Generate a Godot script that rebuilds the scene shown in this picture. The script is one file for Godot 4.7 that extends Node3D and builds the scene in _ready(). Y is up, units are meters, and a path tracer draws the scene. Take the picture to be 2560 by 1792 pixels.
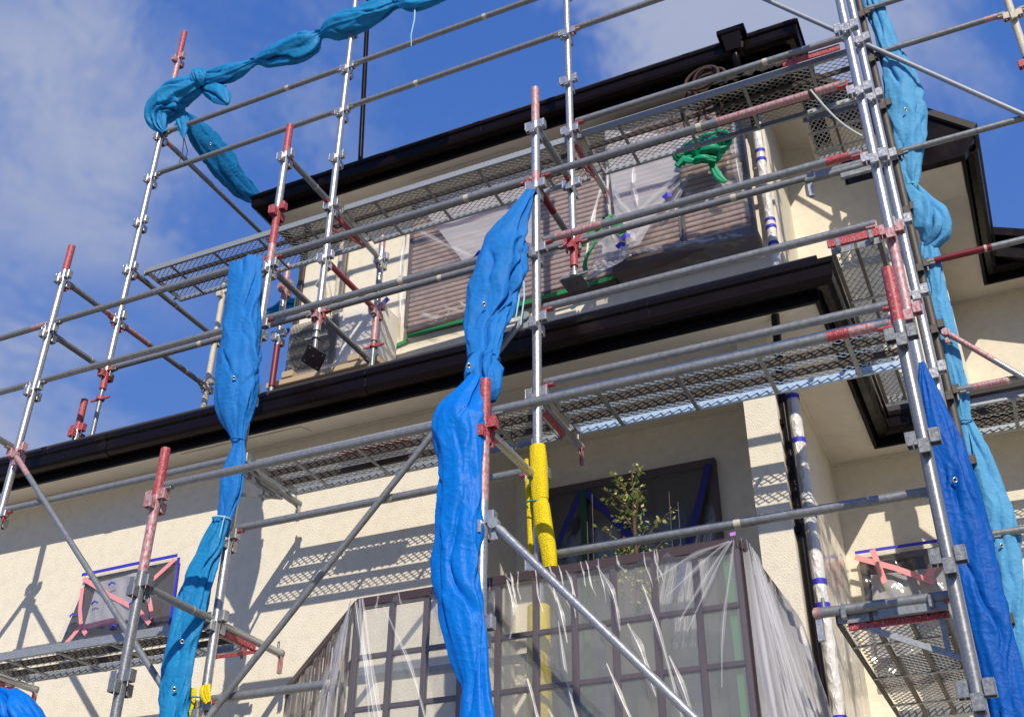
extends Node3D
# Metres, y up. The eye of the camera is the origin; the street lies 1.6 m below it. x runs along the front of the house, z towards the street.

var M := {}
var rng := RandomNumberGenerator.new()
var used := {}
const POCKET := 4.57        # height of one ring of wedge pockets; the others are 0.45 m apart
const ROW1 := -5.0
const ROW2 := -4.44
const ROW3 := -3.88
const COL_A := -5.53
const COL_C := -3.735
const COL_G := -1.93
const COL_I := -0.155


# ------------------------------------------------------------------ mesh building
class MB:
	var v := PackedVector3Array()
	var n := PackedVector3Array()
	var uv := PackedVector2Array()
	var ix := PackedInt32Array()

	func quad(a: Vector3, b: Vector3, c: Vector3, d: Vector3) -> void:   # counter-clockwise seen from outside
		var k := v.size()
		var m := (b - a).cross(d - a)
		if m.length_squared() < 1e-14:
			m = (c - b).cross(d - b)
		m = m.normalized()
		v.append_array([a, b, c, d])
		n.append_array([m, m, m, m])
		uv.append_array([Vector2(0, 0), Vector2(1, 0), Vector2(1, 1), Vector2(0, 1)])
		ix.append_array([k, k + 2, k + 1, k, k + 3, k + 2])

	func tri(a: Vector3, b: Vector3, c: Vector3) -> void:
		var k := v.size()
		var m := (b - a).cross(c - a).normalized()
		v.append_array([a, b, c])
		n.append_array([m, m, m])
		uv.append_array([Vector2(0, 0), Vector2(1, 0), Vector2(1, 1)])
		ix.append_array([k, k + 2, k + 1])

	func box(c: Vector3, s: Vector3, b := Basis()) -> void:
		var x := b.x * s.x * 0.5
		var y := b.y * s.y * 0.5
		var z := b.z * s.z * 0.5
		quad(c - x - y + z, c + x - y + z, c + x + y + z, c - x + y + z)
		quad(c + x - y - z, c - x - y - z, c - x + y - z, c + x + y - z)
		quad(c + x - y + z, c + x - y - z, c + x + y - z, c + x + y + z)
		quad(c - x - y - z, c - x - y + z, c - x + y + z, c - x + y - z)
		quad(c - x + y + z, c + x + y + z, c + x + y - z, c - x + y - z)
		quad(c - x - y - z, c + x - y - z, c + x - y + z, c - x - y + z)

	func span(lo: Vector3, hi: Vector3) -> void:
		box((lo + hi) * 0.5, hi - lo)

	func cbox(c: Vector3, s: Vector3, e: float, b := Basis()) -> void:   # box with chamfered edges
		var h := s * 0.5
		var p := func(sx: float, sy: float, sz: float, axis: int) -> Vector3:
			var q := Vector3(sx * (h.x - (0.0 if axis == 0 else e)), sy * (h.y - (0.0 if axis == 1 else e)), sz * (h.z - (0.0 if axis == 2 else e)))
			return c + b * q
		for s1: float in [-1.0, 1.0]:
			for ax in 3:
				var q := []
				for t in [[-1.0, -1.0], [1.0, -1.0], [1.0, 1.0], [-1.0, 1.0]]:
					var w := [0.0, 0.0, 0.0]
					w[ax] = s1
					w[(ax + 1) % 3] = t[0]
					w[(ax + 2) % 3] = t[1]
					q.append(p.call(w[0], w[1], w[2], ax))
				if s1 > 0:
					quad(q[0], q[1], q[2], q[3])
				else:
					quad(q[3], q[2], q[1], q[0])
		for ax in 3:   # edges parallel to axis ax
			var a1 := (ax + 1) % 3
			var a2 := (ax + 2) % 3
			for t: Array in [[-1.0, -1.0], [1.0, -1.0], [1.0, 1.0], [-1.0, 1.0]]:
				var w0 := [0.0, 0.0, 0.0]
				w0[a1] = t[0]
				w0[a2] = t[1]
				var w1 := w0.duplicate()
				w0[ax] = -1.0
				w1[ax] = 1.0
				var pa: Vector3 = p.call(w0[0], w0[1], w0[2], a1)
				var pb: Vector3 = p.call(w1[0], w1[1], w1[2], a1)
				var pc: Vector3 = p.call(w1[0], w1[1], w1[2], a2)
				var pd: Vector3 = p.call(w0[0], w0[1], w0[2], a2)
				var out := b * Vector3(w0[0] if ax != 0 else 0.0, w0[1] if ax != 1 else 0.0, w0[2] if ax != 2 else 0.0)
				if (pb - pa).cross(pd - pa).dot(out) > 0:
					quad(pa, pb, pc, pd)
				else:
					quad(pd, pc, pb, pa)

	func tube(pts: Array, r0: float, r1 := -1.0, seg := 14, caps := true) -> void:
		var rs := []
		for i in pts.size():
			rs.append(lerpf(r0, r0 if r1 < 0 else r1, float(i) / maxf(1, pts.size() - 1)))
		tube_r(pts, rs, seg, caps)

	func tube_r(pts: Array, rs: Array, seg := 14, caps := true) -> void:
		var k0 := v.size()
		var t: Vector3 = (pts[1] - pts[0]).normalized()
		var u := t.cross(Vector3(0.31, 0.9, 0.27)).normalized()
		if absf(t.dot(Vector3(0.31, 0.9, 0.27).normalized())) > 0.98:
			u = t.cross(Vector3.RIGHT).normalized()
		var l := 0.0
		for i in pts.size():
			var a: Vector3 = pts[maxi(0, i - 1)]
			var b: Vector3 = pts[mini(pts.size() - 1, i + 1)]
			t = (b - a).normalized()
			u = (u - t * u.dot(t)).normalized()
			var w := t.cross(u)
			if i > 0:
				l += (pts[i] - pts[i - 1]).length()
			for j in seg + 1:
				var g := TAU * j / seg
				var d := u * cos(g) + w * sin(g)
				v.append(pts[i] + d * rs[i])
				n.append(d)
				uv.append(Vector2(float(j) / seg, l))
		for i in pts.size() - 1:
			for j in seg:
				var a := k0 + i * (seg + 1) + j
				var b := a + seg + 1
				ix.append_array([a, b + 1, a + 1, a, b, b + 1])
		if caps:
			for e in 2:
				var i := 0 if e == 0 else pts.size() - 1
				var nn: Vector3 = (pts[0] - pts[1]).normalized() if e == 0 else (pts[i] - pts[i - 1]).normalized()
				var k := v.size()
				v.append(pts[i])
				n.append(nn)
				uv.append(Vector2(0.5, 0.5))
				for j in seg + 1:
					v.append(v[k0 + i * (seg + 1) + j])
					n.append(nn)
					uv.append(Vector2(0.5, 0.5))
				for j in seg:
					if e == 0:
						ix.append_array([k, k + 1 + j, k + 2 + j])
					else:
						ix.append_array([k, k + 2 + j, k + 1 + j])

	func grid(p: Array, w: int, h: int, two_sided_gap := 0.0, wrap := false) -> void:   # smooth sheet from w*h points, rows of w
		var k0 := v.size()
		var nn := []
		nn.resize(w * h)
		for j in h:
			for i in w:
				var xa := i - 1
				var xb := i + 1
				if wrap:
					xa = (i - 1 + w - 1) % (w - 1)
					xb = (i + 1) % (w - 1)
				else:
					xa = maxi(0, xa)
					xb = mini(w - 1, xb)
				var dx: Vector3 = p[j * w + xb] - p[j * w + xa]
				var dy: Vector3 = p[mini(h - 1, j + 1) * w + i] - p[maxi(0, j - 1) * w + i]
				var m := dx.cross(dy)
				nn[j * w + i] = m.normalized() if m.length_squared() > 1e-16 else Vector3.BACK
		for j in h:
			for i in w:
				v.append(p[j * w + i])
				n.append(nn[j * w + i])
				uv.append(Vector2(float(i) / (w - 1), float(j) / (h - 1)))
		for j in h - 1:
			for i in w - 1:
				var a := k0 + j * w + i
				ix.append_array([a, a + w + 1, a + 1, a, a + w, a + w + 1])
		if two_sided_gap > 0.0:
			var k1 := v.size()
			for j in h:
				for i in w:
					v.append(p[j * w + i] - nn[j * w + i] * two_sided_gap)
					n.append(-nn[j * w + i])
					uv.append(Vector2(float(i) / (w - 1), float(j) / (h - 1)))
			for j in h - 1:
				for i in w - 1:
					var a := k1 + j * w + i
					ix.append_array([a, a + 1, a + w + 1, a, a + w + 1, a + w])

	func prism(poly: Array, a: Callable, closed := true) -> void:   # poly: 2D points; a(p, end) -> Vector3
		var c := poly.size()
		for i in (c if closed else c - 1):
			var p: Vector2 = poly[i]
			var q: Vector2 = poly[(i + 1) % c]
			quad(a.call(p, 0), a.call(q, 0), a.call(q, 1), a.call(p, 1))

	func mesh() -> ArrayMesh:
		var arr := []
		arr.resize(Mesh.ARRAY_MAX)
		arr[Mesh.ARRAY_VERTEX] = v
		arr[Mesh.ARRAY_NORMAL] = n
		arr[Mesh.ARRAY_TEX_UV] = uv
		arr[Mesh.ARRAY_INDEX] = ix
		var m := ArrayMesh.new()
		m.add_surface_from_arrays(Mesh.PRIMITIVE_TRIANGLES, arr)
		return m


# ------------------------------------------------------------------ naming
func numbered(called: String) -> String:
	var k: int = used.get(called, 0)
	used[called] = k + 1
	return called if k == 0 else "%s_%03d" % [called, k]


func thing(called: String, label: String, category: String, at := Vector3.ZERO, group := "") -> Node3D:
	var o := Node3D.new()
	o.name = numbered(called)
	add_child(o)
	o.position = at
	o.set_meta("label", label)
	o.set_meta("category", category)
	if group:
		o.set_meta("group", group)
	return o


func part(mesh, called: String, mat: Material, parent: Node3D, at := Vector3.ZERO, b := Basis()) -> MeshInstance3D:
	var o := MeshInstance3D.new()
	o.name = called
	o.mesh = mesh.mesh() if mesh is MB else mesh
	o.material_override = mat
	parent.add_child(o, true)
	o.position = at
	o.basis = b
	return o


func structure(mb: MB, called: String, mat: Material) -> MeshInstance3D:
	var o := part(mb, called, mat, self)
	o.set_meta("kind", "structure")
	return o


# ------------------------------------------------------------------ materials
func noise_tex(freq: float, seed_: int, ramp: Array, kind := FastNoiseLite.TYPE_SIMPLEX_SMOOTH, oct := 4, size := 512, normal := false, bump := 4.0, stretch := 1.0) -> NoiseTexture2D:
	var nz := FastNoiseLite.new()
	nz.noise_type = kind
	nz.seed = seed_
	nz.frequency = freq
	nz.fractal_octaves = oct
	nz.fractal_type = FastNoiseLite.FRACTAL_FBM if oct > 1 else FastNoiseLite.FRACTAL_NONE
	var t := NoiseTexture2D.new()
	t.width = size
	t.height = int(size * stretch)
	t.seamless = true
	t.noise = nz
	t.generate_mipmaps = false
	if normal:
		t.as_normal_map = true
		t.bump_strength = bump
	elif ramp.size():
		var g := Gradient.new()
		g.offsets = PackedFloat32Array(ramp.map(func(e): return e[0]))
		g.colors = PackedColorArray(ramp.map(func(e): return e[1]))
		t.color_ramp = g
	return t


func grey(a: float) -> Color:
	return Color(a, a, a)


func mat(called: String, c: Color, rough: float, metal := 0.0, spec := 0.5) -> StandardMaterial3D:
	var m := StandardMaterial3D.new()
	m.resource_name = called
	m.albedo_color = c
	m.roughness = rough
	m.metallic = metal
	m.metallic_specular = spec
	M[called] = m
	return m


func triplanar(m: StandardMaterial3D, s: Vector3, world := true) -> void:
	m.uv1_triplanar = true
	m.uv1_world_triplanar = world
	m.uv1_scale = s


func make_materials() -> void:
	var wear := noise_tex(0.018, 3, [[0.0, grey(0.82)], [0.4, grey(0.94)], [0.55, grey(1.0)], [0.75, grey(0.96)], [1.0, grey(0.86)]])
	var spots := noise_tex(0.02, 9, [[0.0, grey(0.35)], [0.5, grey(0.55)], [1.0, grey(0.85)]])
	var zinc := noise_tex(0.03, 21, [[0.0, grey(0.84)], [0.5, grey(0.95)], [0.62, grey(1.0)], [1.0, grey(0.86)]], FastNoiseLite.TYPE_CELLULAR, 2)
	var dents := noise_tex(0.012, 5, [])
	var m := mat("galvanised", Color8(200, 202, 204), 0.66, 0.72)
	m.albedo_texture = zinc
	m.roughness_texture = spots
	m.roughness_texture_channel = BaseMaterial3D.TEXTURE_CHANNEL_RED
	triplanar(m, Vector3(5, 5, 5))
	m.heightmap_enabled = true
	m.heightmap_texture = dents
	m.heightmap_scale = 0.06
	m = mat("old_zinc", Color8(150, 154, 157), 0.78, 0.45)
	m.albedo_texture = wear
	m.roughness_texture = spots
	m.roughness_texture_channel = BaseMaterial3D.TEXTURE_CHANNEL_RED
	triplanar(m, Vector3(3, 3, 3))
	m.heightmap_enabled = true
	m.heightmap_texture = dents
	m.heightmap_scale = 0.05
	m = mat("dull_zinc", Color8(158, 160, 160), 0.66, 0.6)
	m.albedo_texture = zinc
	m.roughness_texture = spots
	m.roughness_texture_channel = BaseMaterial3D.TEXTURE_CHANNEL_RED
	triplanar(m, Vector3(5, 5, 5))
	m = mat("plate_zinc", Color8(176, 182, 186), 0.6, 0.55)
	m.albedo_texture = zinc
	triplanar(m, Vector3(4, 4, 4))
	m = mat("dark_steel", Color8(96, 90, 84), 0.6, 0.4)
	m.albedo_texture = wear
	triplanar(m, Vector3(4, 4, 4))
	m = mat("deck_zinc", Color8(190, 193, 190), 0.5, 0.3)
	m.albedo_texture = wear
	triplanar(m, Vector3(3, 3, 3))
	m = mat("deck_blue_reflection", Color8(190, 216, 244), 0.45, 0.1)  # pale blue reflection on the deck, put into its base colour
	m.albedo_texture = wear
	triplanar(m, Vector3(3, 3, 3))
	m = mat("red_paint", grey(1.0), 0.5, 0.0)
	m.albedo_texture = noise_tex(0.03, 31, [[0.0, Color8(196, 172, 172)], [0.26, Color8(190, 130, 132)], [0.36, Color8(176, 70, 76)], [0.6, Color8(164, 50, 58)], [0.74, Color8(178, 84, 88)], [0.84, Color8(190, 140, 142)], [1.0, Color8(190, 178, 176)]])
	triplanar(m, Vector3(6, 3, 6))
	m = mat("faded_red", grey(1.0), 0.5, 0.2)
	m.albedo_texture = noise_tex(0.03, 33, [[0.0, Color8(160, 74, 80)], [0.3, Color8(180, 112, 116)], [0.48, Color8(188, 150, 152)], [0.7, Color8(190, 176, 176)], [1.0, Color8(184, 130, 132)]])
	triplanar(m, Vector3(5, 2, 5))
	m = mat("maroon_paint", Color8(120, 30, 44), 0.45)
	m = mat("cream_paint", Color8(214, 206, 186), 0.55)
	m.albedo_texture = wear
	triplanar(m, Vector3(4, 4, 4))
	m = mat("black_plastic", Color8(58, 44, 44), 0.5)
	m = mat("rubber_black", Color8(22, 20, 20), 0.6)
	# house
	var grain := noise_tex(0.06, 41, [], FastNoiseLite.TYPE_SIMPLEX_SMOOTH, 4)
	m = mat("stucco", Color8(238, 231, 212), 0.92, 0.0, 0.25)
	m.albedo_texture = noise_tex(0.008, 43, [[0.0, grey(0.95)], [0.5, grey(0.985)], [1.0, grey(1.0)]])
	triplanar(m, Vector3(2.6, 2.6, 2.6))
	m.heightmap_enabled = true
	m.heightmap_texture = grain
	m.heightmap_scale = 0.22
	m = mat("soffit_board", Color8(232, 225, 210), 0.85, 0.0, 0.3)
	m.albedo_texture = noise_tex(0.01, 47, [[0.0, grey(0.95)], [1.0, grey(1.0)]])
	triplanar(m, Vector3(1, 1, 1))
	var dots := Image.create(128, 128, false, Image.FORMAT_RGB8)
	dots.fill(Color8(232, 225, 210))
	for i in 8:
		for j in 8:
			for a in range(-2, 3):
				for b in range(-2, 3):
					if a * a + b * b <= 5:
						dots.set_pixel(8 + i * 16 + a, 8 + j * 16 + b, Color8(120, 110, 98))
	m = mat("vent_board", grey(1.0), 0.85, 0.0, 0.3)
	m.albedo_texture = ImageTexture.create_from_image(dots)
	triplanar(m, Vector3(6.5, 6.5, 6.5))
	m = mat("dark_brown", Color8(20, 13, 13), 0.34, 0.0, 0.3)
	m.roughness_texture = noise_tex(0.01, 51, [[0.0, grey(0.6)], [1.0, grey(1.0)]])
	triplanar(m, Vector3(1, 1, 1))
	m = mat("black_brown", Color8(13, 10, 10), 0.55, 0.0, 0.3)
	m = mat("roof_slate", Color8(62, 56, 56), 0.7)
	m = mat("brown_metal", Color8(78, 64, 66), 0.45, 0.2)
	m = mat("panel_frosted", Color(0.66, 0.67, 0.63, 0.20), 0.55)
	m.transparency = BaseMaterial3D.TRANSPARENCY_ALPHA
	m = mat("window_dark", Color8(38, 36, 38), 0.12, 0.0, 0.5)
	m = mat("backing_dark", Color8(58, 54, 54), 0.7)
	m = mat("window_frame", Color8(84, 72, 70), 0.45)
	m = mat("shutter_brown", Color8(176, 154, 143), 0.5, 0.1)
	m.albedo_texture = wear
	triplanar(m, Vector3(1, 1, 1))
	m = mat("ac_white", Color8(240, 236, 224), 0.5)
	m = mat("ac_grey", Color8(196, 193, 182), 0.7)
	m = mat("ac_dark", Color8(104, 102, 96), 0.6)
	m = mat("concrete", Color8(162, 156, 143), 0.9)
	m.albedo_texture = noise_tex(0.01, 55, [[0.0, grey(0.8)], [1.0, grey(1.0)]])
	triplanar(m, Vector3(0.5, 0.5, 0.5))
	m = mat("timber", Color8(190, 170, 140), 0.8)
	# sheets
	var crinkle := noise_tex(0.012, 61, [], FastNoiseLite.TYPE_SIMPLEX_SMOOTH, 4)
	(crinkle.noise as FastNoiseLite).fractal_type = FastNoiseLite.FRACTAL_RIDGED
	(crinkle.noise as FastNoiseLite).fractal_gain = 0.4
	for t in [["tarp_blue", Color8(36, 126, 206), 0, 0.62], ["tarp_light", Color8(92, 168, 216), 0, 0.62], ["tarp_teal", Color8(34, 140, 200), 0, 0.55], ["tarp_deep", Color8(0, 92, 184), 0, 0.55], ["tarp_new", Color8(0, 122, 222), 0, 0.5]]:
		m = mat(t[0], t[1], t[3], 0.0, 0.32)
		m.albedo_texture = noise_tex(0.006, 63, [[0.0, Color(0.9, 0.93, 0.97)], [0.5, grey(0.98)], [0.72, grey(1.0)], [1.0, grey(1.0)]])
		m.backlight_enabled = true
		m.backlight = Color(0.30, 0.36, 0.36)
		triplanar(m, Vector3(2.2, 2.2, 2.2))
		m.heightmap_enabled = true
		m.heightmap_texture = crinkle
		m.heightmap_scale = 0.42
	m = mat("film_clear", Color(0.92, 0.93, 0.95, 0.06), 0.13, 0.0, 0.6)
	m.transparency = BaseMaterial3D.TRANSPARENCY_ALPHA
	m = mat("film_milky", Color(0.93, 0.93, 0.95, 0.40), 0.16, 0.0, 0.6)
	m.transparency = BaseMaterial3D.TRANSPARENCY_ALPHA
	m = mat("film_fold_glint", Color(0.92, 0.93, 0.95, 0.5), 0.3, 0.0, 0.6)  # pale line along a crease, its bright highlight put into the colour
	m.transparency = BaseMaterial3D.TRANSPARENCY_ALPHA
	m = mat("film_soft", Color(0.93, 0.94, 0.96, 0.17), 0.3, 0.0, 0.6)
	m.transparency = BaseMaterial3D.TRANSPARENCY_ALPHA
	m = mat("film_pipe", Color8(224, 222, 218), 0.3, 0.0, 0.5)
	m.heightmap_enabled = true
	m.heightmap_texture = crinkle
	m.heightmap_scale = 1.2
	triplanar(m, Vector3(3, 1.2, 3))
	m = mat("tape_blue", Color8(58, 56, 190), 0.6)
	m = mat("tape_blue_shaded", Color8(34, 32, 120), 0.6)  # blue tape with the shade of the recess put into its colour
	m = mat("tape_green_shaded", Color8(24, 74, 46), 0.6)  # green tape, darkened to carry the recess shade
	m = mat("tape_pink", Color8(240, 158, 162), 0.6)
	m = mat("tape_green", Color8(44, 146, 86), 0.55)
	m = mat("net_green", Color8(24, 170, 124), 0.5)
	m.backlight_enabled = true
	m.backlight = Color8(20, 150, 110)
	m = mat("foam_yellow", Color8(248, 222, 40), 0.75, 0.0, 0.3)
	m.heightmap_enabled = true
	m.heightmap_texture = noise_tex(0.09, 71, [], FastNoiseLite.TYPE_SIMPLEX_SMOOTH, 2, 256)
	m.heightmap_scale = 0.8
	triplanar(m, Vector3(6, 6, 6))
	m = mat("cord_teal", Color8(40, 150, 150), 0.7)
	m = mat("cord_pale", Color8(160, 210, 230), 0.7)
	m = mat("cable_white", Color8(190, 196, 190), 0.6)
	m = mat("rope_brown", Color8(70, 54, 46), 0.9)
	m = mat("eyelet_metal", Color8(230, 230, 224), 0.3, 0.9)
	m = mat("leaf", Color8(190, 188, 116), 0.6)
	m.backlight_enabled = true
	m.backlight = Color8(120, 140, 50)
	m = mat("leaf_dark", Color8(84, 110, 58), 0.6)
	m.backlight_enabled = true
	m.backlight = Color8(60, 90, 30)
	m = mat("bark", Color8(92, 76, 58), 0.9)
	m = mat("pot_grey", Color8(74, 74, 72), 0.85)
	m = mat("red_jerry", Color8(150, 40, 34), 0.6)
	m = mat("asphalt", Color8(104, 101, 95), 0.9)
	m.albedo_texture = noise_tex(0.04, 81, [[0.0, grey(0.75)], [1.0, grey(1.0)]])
	triplanar(m, Vector3(0.5, 0.5, 0.5))


# ------------------------------------------------------------------ sky
func make_sky() -> void:
	var w := 1536
	var h := 768
	var img := Image.create(w, h, false, Image.FORMAT_RGBF)
	var nz := FastNoiseLite.new()
	nz.seed = 12
	nz.frequency = 1.5
	nz.fractal_octaves = 6
	nz.fractal_gain = 0.5
	nz.domain_warp_enabled = true
	nz.domain_warp_amplitude = 0.25
	nz.domain_warp_frequency = 1.3
	var big := FastNoiseLite.new()
	big.seed = 5
	big.frequency = 0.9
	big.fractal_octaves = 2
	# cloud banks: direction (azimuth from -z towards +x, elevation), reach in degrees, density
	var banks := [[-61.0, 40.0, 20.0, 1.35], [-54.0, 50.0, 14.0, 1.0], [-66.0, 24.0, 15.0, 1.0], [-27.0, 45.0, 11.0, 0.95], [-19.0, 50.0, 9.0, 0.8], [16.0, 25.0, 11.0, 0.8],
		[70.0, 35.0, 18.0, 0.9], [130.0, 40.0, 16.0, 0.8], [-130.0, 30.0, 20.0, 0.9], [178.0, 55.0, 15.0, 0.7], [-95.0, 60.0, 14.0, 0.6], [40.0, 62.0, 10.0, 0.5], [105.0, 18.0, 14.0, 0.7], [-165.0, 20.0, 14.0, 0.7]]
	var dirs := []
	for b in banks:
		var a := deg_to_rad(b[0])
		var e := deg_to_rad(b[1])
		dirs.append(Vector3(sin(a) * cos(e), sin(e), -cos(a) * cos(e)))
	for j in h:
		var el := (0.5 - (j + 0.5) / h) * PI
		for i in w:
			var az := ((i + 0.5) / w - 0.5) * TAU        # the middle of the picture looks along -z
			var d := Vector3(sin(az) * cos(el), sin(el), -cos(az) * cos(el))
			var t := clampf(sin(el), 0.0, 1.0)
			var c := Color(0.19, 0.36, 0.78).lerp(Color(0.032, 0.122, 0.47), pow(t, 0.66))
			if el < 0:
				c = Color(0.20, 0.20, 0.20)
			else:
				var dens := 0.0
				for k in banks.size():
					var ang := rad_to_deg(acos(clampf(d.dot(dirs[k]), -1, 1)))
					var f: float = 1.0 - ang / (banks[k][2] * 1.45)
					if f > 0:
						dens = maxf(dens, f * banks[k][3])
				if dens > 0.0:
					var q := d * Vector3(1, 1.5, 1)
					var f1 := nz.get_noise_3dv(q) * 0.5 + 0.5
					var cov := clampf((dens * 1.6 + (f1 - 0.5) * 2.2 - 0.2), 0.0, 1.0)
					cov = smoothstep(0.0, 0.85, cov) * 0.95
					var f2 := clampf(big.get_noise_3dv(d * 2.6) * 0.5 + 0.5, 0, 1)
					var cc := Color(0.33, 0.39, 0.58).lerp(Color(0.44, 0.485, 0.63), f2 * 0.6 + 0.5 * f1)
					c = c.lerp(cc, cov)
			img.set_pixel(i, j, c)
	var pm := PanoramaSkyMaterial.new()
	pm.panorama = ImageTexture.create_from_image(img)
	var sky := Sky.new()
	sky.sky_material = pm
	var env := Environment.new()
	env.background_mode = Environment.BG_SKY
	env.sky = sky
	env.tonemap_mode = Environment.TONE_MAPPER_LINEAR
	env.tonemap_exposure = 1.0
	env.sdfgi_enabled = true
	env.ssao_enabled = true
	env.ssil_enabled = true
	var we := WorldEnvironment.new()
	we.name = "daylight"
	we.environment = env
	add_child(we)


# ------------------------------------------------------------------ scaffold
var pocket_meshes := {}


func pocket_mesh() -> ArrayMesh:      # four wedge pockets round the tube, the two across the row set lower
	var b := MB.new()
	for k in 4:
		var bs := Basis(Vector3.UP, k * PI / 2)
		var y := 0.028 if k % 2 == 0 else -0.026
		var c := bs * Vector3(0.0235 + 0.019, 0, 0)
		b.cbox(c + bs * Vector3(0.016, y, 0), Vector3(0.005, 0.056, 0.040), 0.0014, bs)
		b.cbox(c + bs * Vector3(-0.0035, y, 0.0178), Vector3(0.0340, 0.056, 0.0045), 0.0012, bs)
		b.cbox(c + bs * Vector3(-0.0035, y, -0.0178), Vector3(0.0340, 0.056, 0.0045), 0.0012, bs)
	return b.mesh()


func post(x: float, z: float, y0: float, y1: float, label: String, bands := [], base := "galvanised", opt := {}) -> Node3D:
	# bands: [from, to, material] painted lengths; the rest is the base material
	var t := thing("scaffold_post", label, "scaffold post", Vector3(x, y0, z), "upright scaffold posts")
	var cuts := [y0, y1]
	for b in bands:
		cuts.append(clampf(b[0], y0, y1))
		cuts.append(clampf(b[1], y0, y1))
	cuts.sort()
	for i in cuts.size() - 1:
		if cuts[i + 1] - cuts[i] < 0.004:
			continue
		var mid: float = (cuts[i] + cuts[i + 1]) * 0.5
		var mt := base
		var nm := "tube"
		for b in bands:
			if mid > b[0] and mid < b[1]:
				mt = b[2]
				nm = "painted_tube"
		var g := MB.new()
		var top: bool = i == cuts.size() - 2
		var p := [Vector3(0, cuts[i] - y0, 0), Vector3(0, cuts[i + 1] - y0, 0)]
		var rr := [0.0243, 0.0243]
		if top:
			p = [Vector3(0, cuts[i] - y0, 0), Vector3(0, cuts[i + 1] - y0 - 0.012, 0), Vector3(0, cuts[i + 1] - y0, 0)]
			rr = [0.0243, 0.0243, 0.017]
		g.tube_r(p, rr, 18, true)
		part(g, nm, M[mt], t)
	if not pocket_meshes.has("m"):
		pocket_meshes.m = pocket_mesh()
	var y: float = POCKET - 0.45 * 20
	while y < y1 - 0.02:
		if y > y0 + 0.06 and y > -0.2 and y < opt.get("last", 99.0):
			var mt := base
			for b in bands:
				if y > b[0] - 0.03 and y < b[1] + 0.03:
					mt = b[2]
			part(pocket_meshes.m, "wedge_pocket", M[mt], t, Vector3(0, y - y0, 0))
		y += 0.45
	if opt.has("jack"):       # screw jack and base plate below the tube
		var j := MB.new()
		j.tube([Vector3(0, -opt.jack, 0), Vector3(0, 0, 0)], 0.016, -1, 12)
		part(j, "screw_jack", M[opt.get("jack_mat", "old_zinc")], t)
		var nut := MB.new()
		nut.tube([Vector3(0, -0.04, 0), Vector3(0, -0.012, 0)], 0.030, -1, 8)
		nut.box(Vector3(0.045, -0.027, 0), Vector3(0.08, 0.014, 0.012))
		nut.box(Vector3(-0.045, -0.027, 0), Vector3(0.08, 0.014, 0.012))
		part(nut, "jack_nut", M[opt.get("nut_mat", "old_zinc")], t, Vector3(0, -opt.jack * opt.get("nut", 0.1), 0))
		var pl := MB.new()
		pl.cbox(Vector3(0, 0, 0), Vector3(0.14, 0.008, 0.14), 0.003)
		var pb := part(pl, "base_plate", M[opt.get("plate_mat", "black_plastic")], t, Vector3(0, -opt.jack - 0.004, 0), Basis(Vector3.RIGHT, opt.get("tilt", 0.0)) * Basis(Vector3.UP, opt.get("turn", 0.0)))
		for q in [[-1, -1], [1, -1], [1, 1], [-1, 1]]:
			var hole := MB.new()
			hole.tube([Vector3(q[0] * 0.048, -0.0055, q[1] * 0.048), Vector3(q[0] * 0.048, -0.0042, q[1] * 0.048)], 0.006, -1, 10)
			part(hole, "bolt", M.plate_zinc, pb)
	return t


func clip(b: MB, at: Vector3, along: Vector3) -> void:      # wedge head at the end of a tube, sitting in a pocket
	var z := along.cross(Vector3.UP).normalized()
	var bs := Basis(along, Vector3.UP, z)
	b.cbox(at + along * 0.004 + Vector3(0, -0.028, 0), Vector3(0.010, 0.085, 0.026), 0.002, bs)
	b.cbox(at - along * 0.020 + Vector3(0, -0.020, 0), Vector3(0.050, 0.012, 0.030), 0.002, bs)


func rail(a: Vector3, b: Vector3, label: String, called := "scaffold_rail", group := "horizontal scaffold rails", m := "old_zinc", ends := ["red_paint", "red_paint"], paint := []) -> Node3D:
	# a tube between two posts; a and b are on the axes of the posts
	var t := thing(called, label, called.replace("_", " "), a, group)
	var d := (b - a)
	var u := d.normalized()
	var p0 := u * 0.048
	var p1 := d - u * 0.048
	var cuts := [p0, p1]
	var g := MB.new()
	if paint.size() == 0:
		g.tube([p0, p1], 0.0212, -1, 16)
		part(g, "tube", M[m], t)
	else:       # paint: [share of length from, to, material]
		var at := 0.0
		for q in paint:
			if q[0] > at + 0.001:
				var s0 := MB.new()
				s0.tube([p0.lerp(p1, at), p0.lerp(p1, q[0])], 0.0212, -1, 16)
				part(s0, "tube", M[m], t)
			var s1 := MB.new()
			s1.tube([p0.lerp(p1, q[0]), p0.lerp(p1, q[1])], 0.0213, -1, 16)
			part(s1, "painted_tube", M[q[2]], t)
			at = q[1]
		if at < 0.999:
			g.tube([p0.lerp(p1, at), p1], 0.0212, -1, 16)
			part(g, "tube", M[m], t)
	for e in 2:
		var c := MB.new()
		clip(c, p0 if e == 0 else p1, -u if e == 0 else u)
		part(c, "wedge_clip", M[ends[e]], t)
	if rng.randf() < 0.6:      # a splash of render or putty left on the tube
		var k := rng.randf_range(0.25, 0.8)
		var s := MB.new()
		s.tube_r([p0.lerp(p1, k), p0.lerp(p1, k + 0.004), p0.lerp(p1, k + 0.012), p0.lerp(p1, k + 0.018)], [0.0213, 0.0228, 0.0224, 0.0213], 16, false)
		part(s, "plaster_splash", M.cream_paint, t)
	return t


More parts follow.
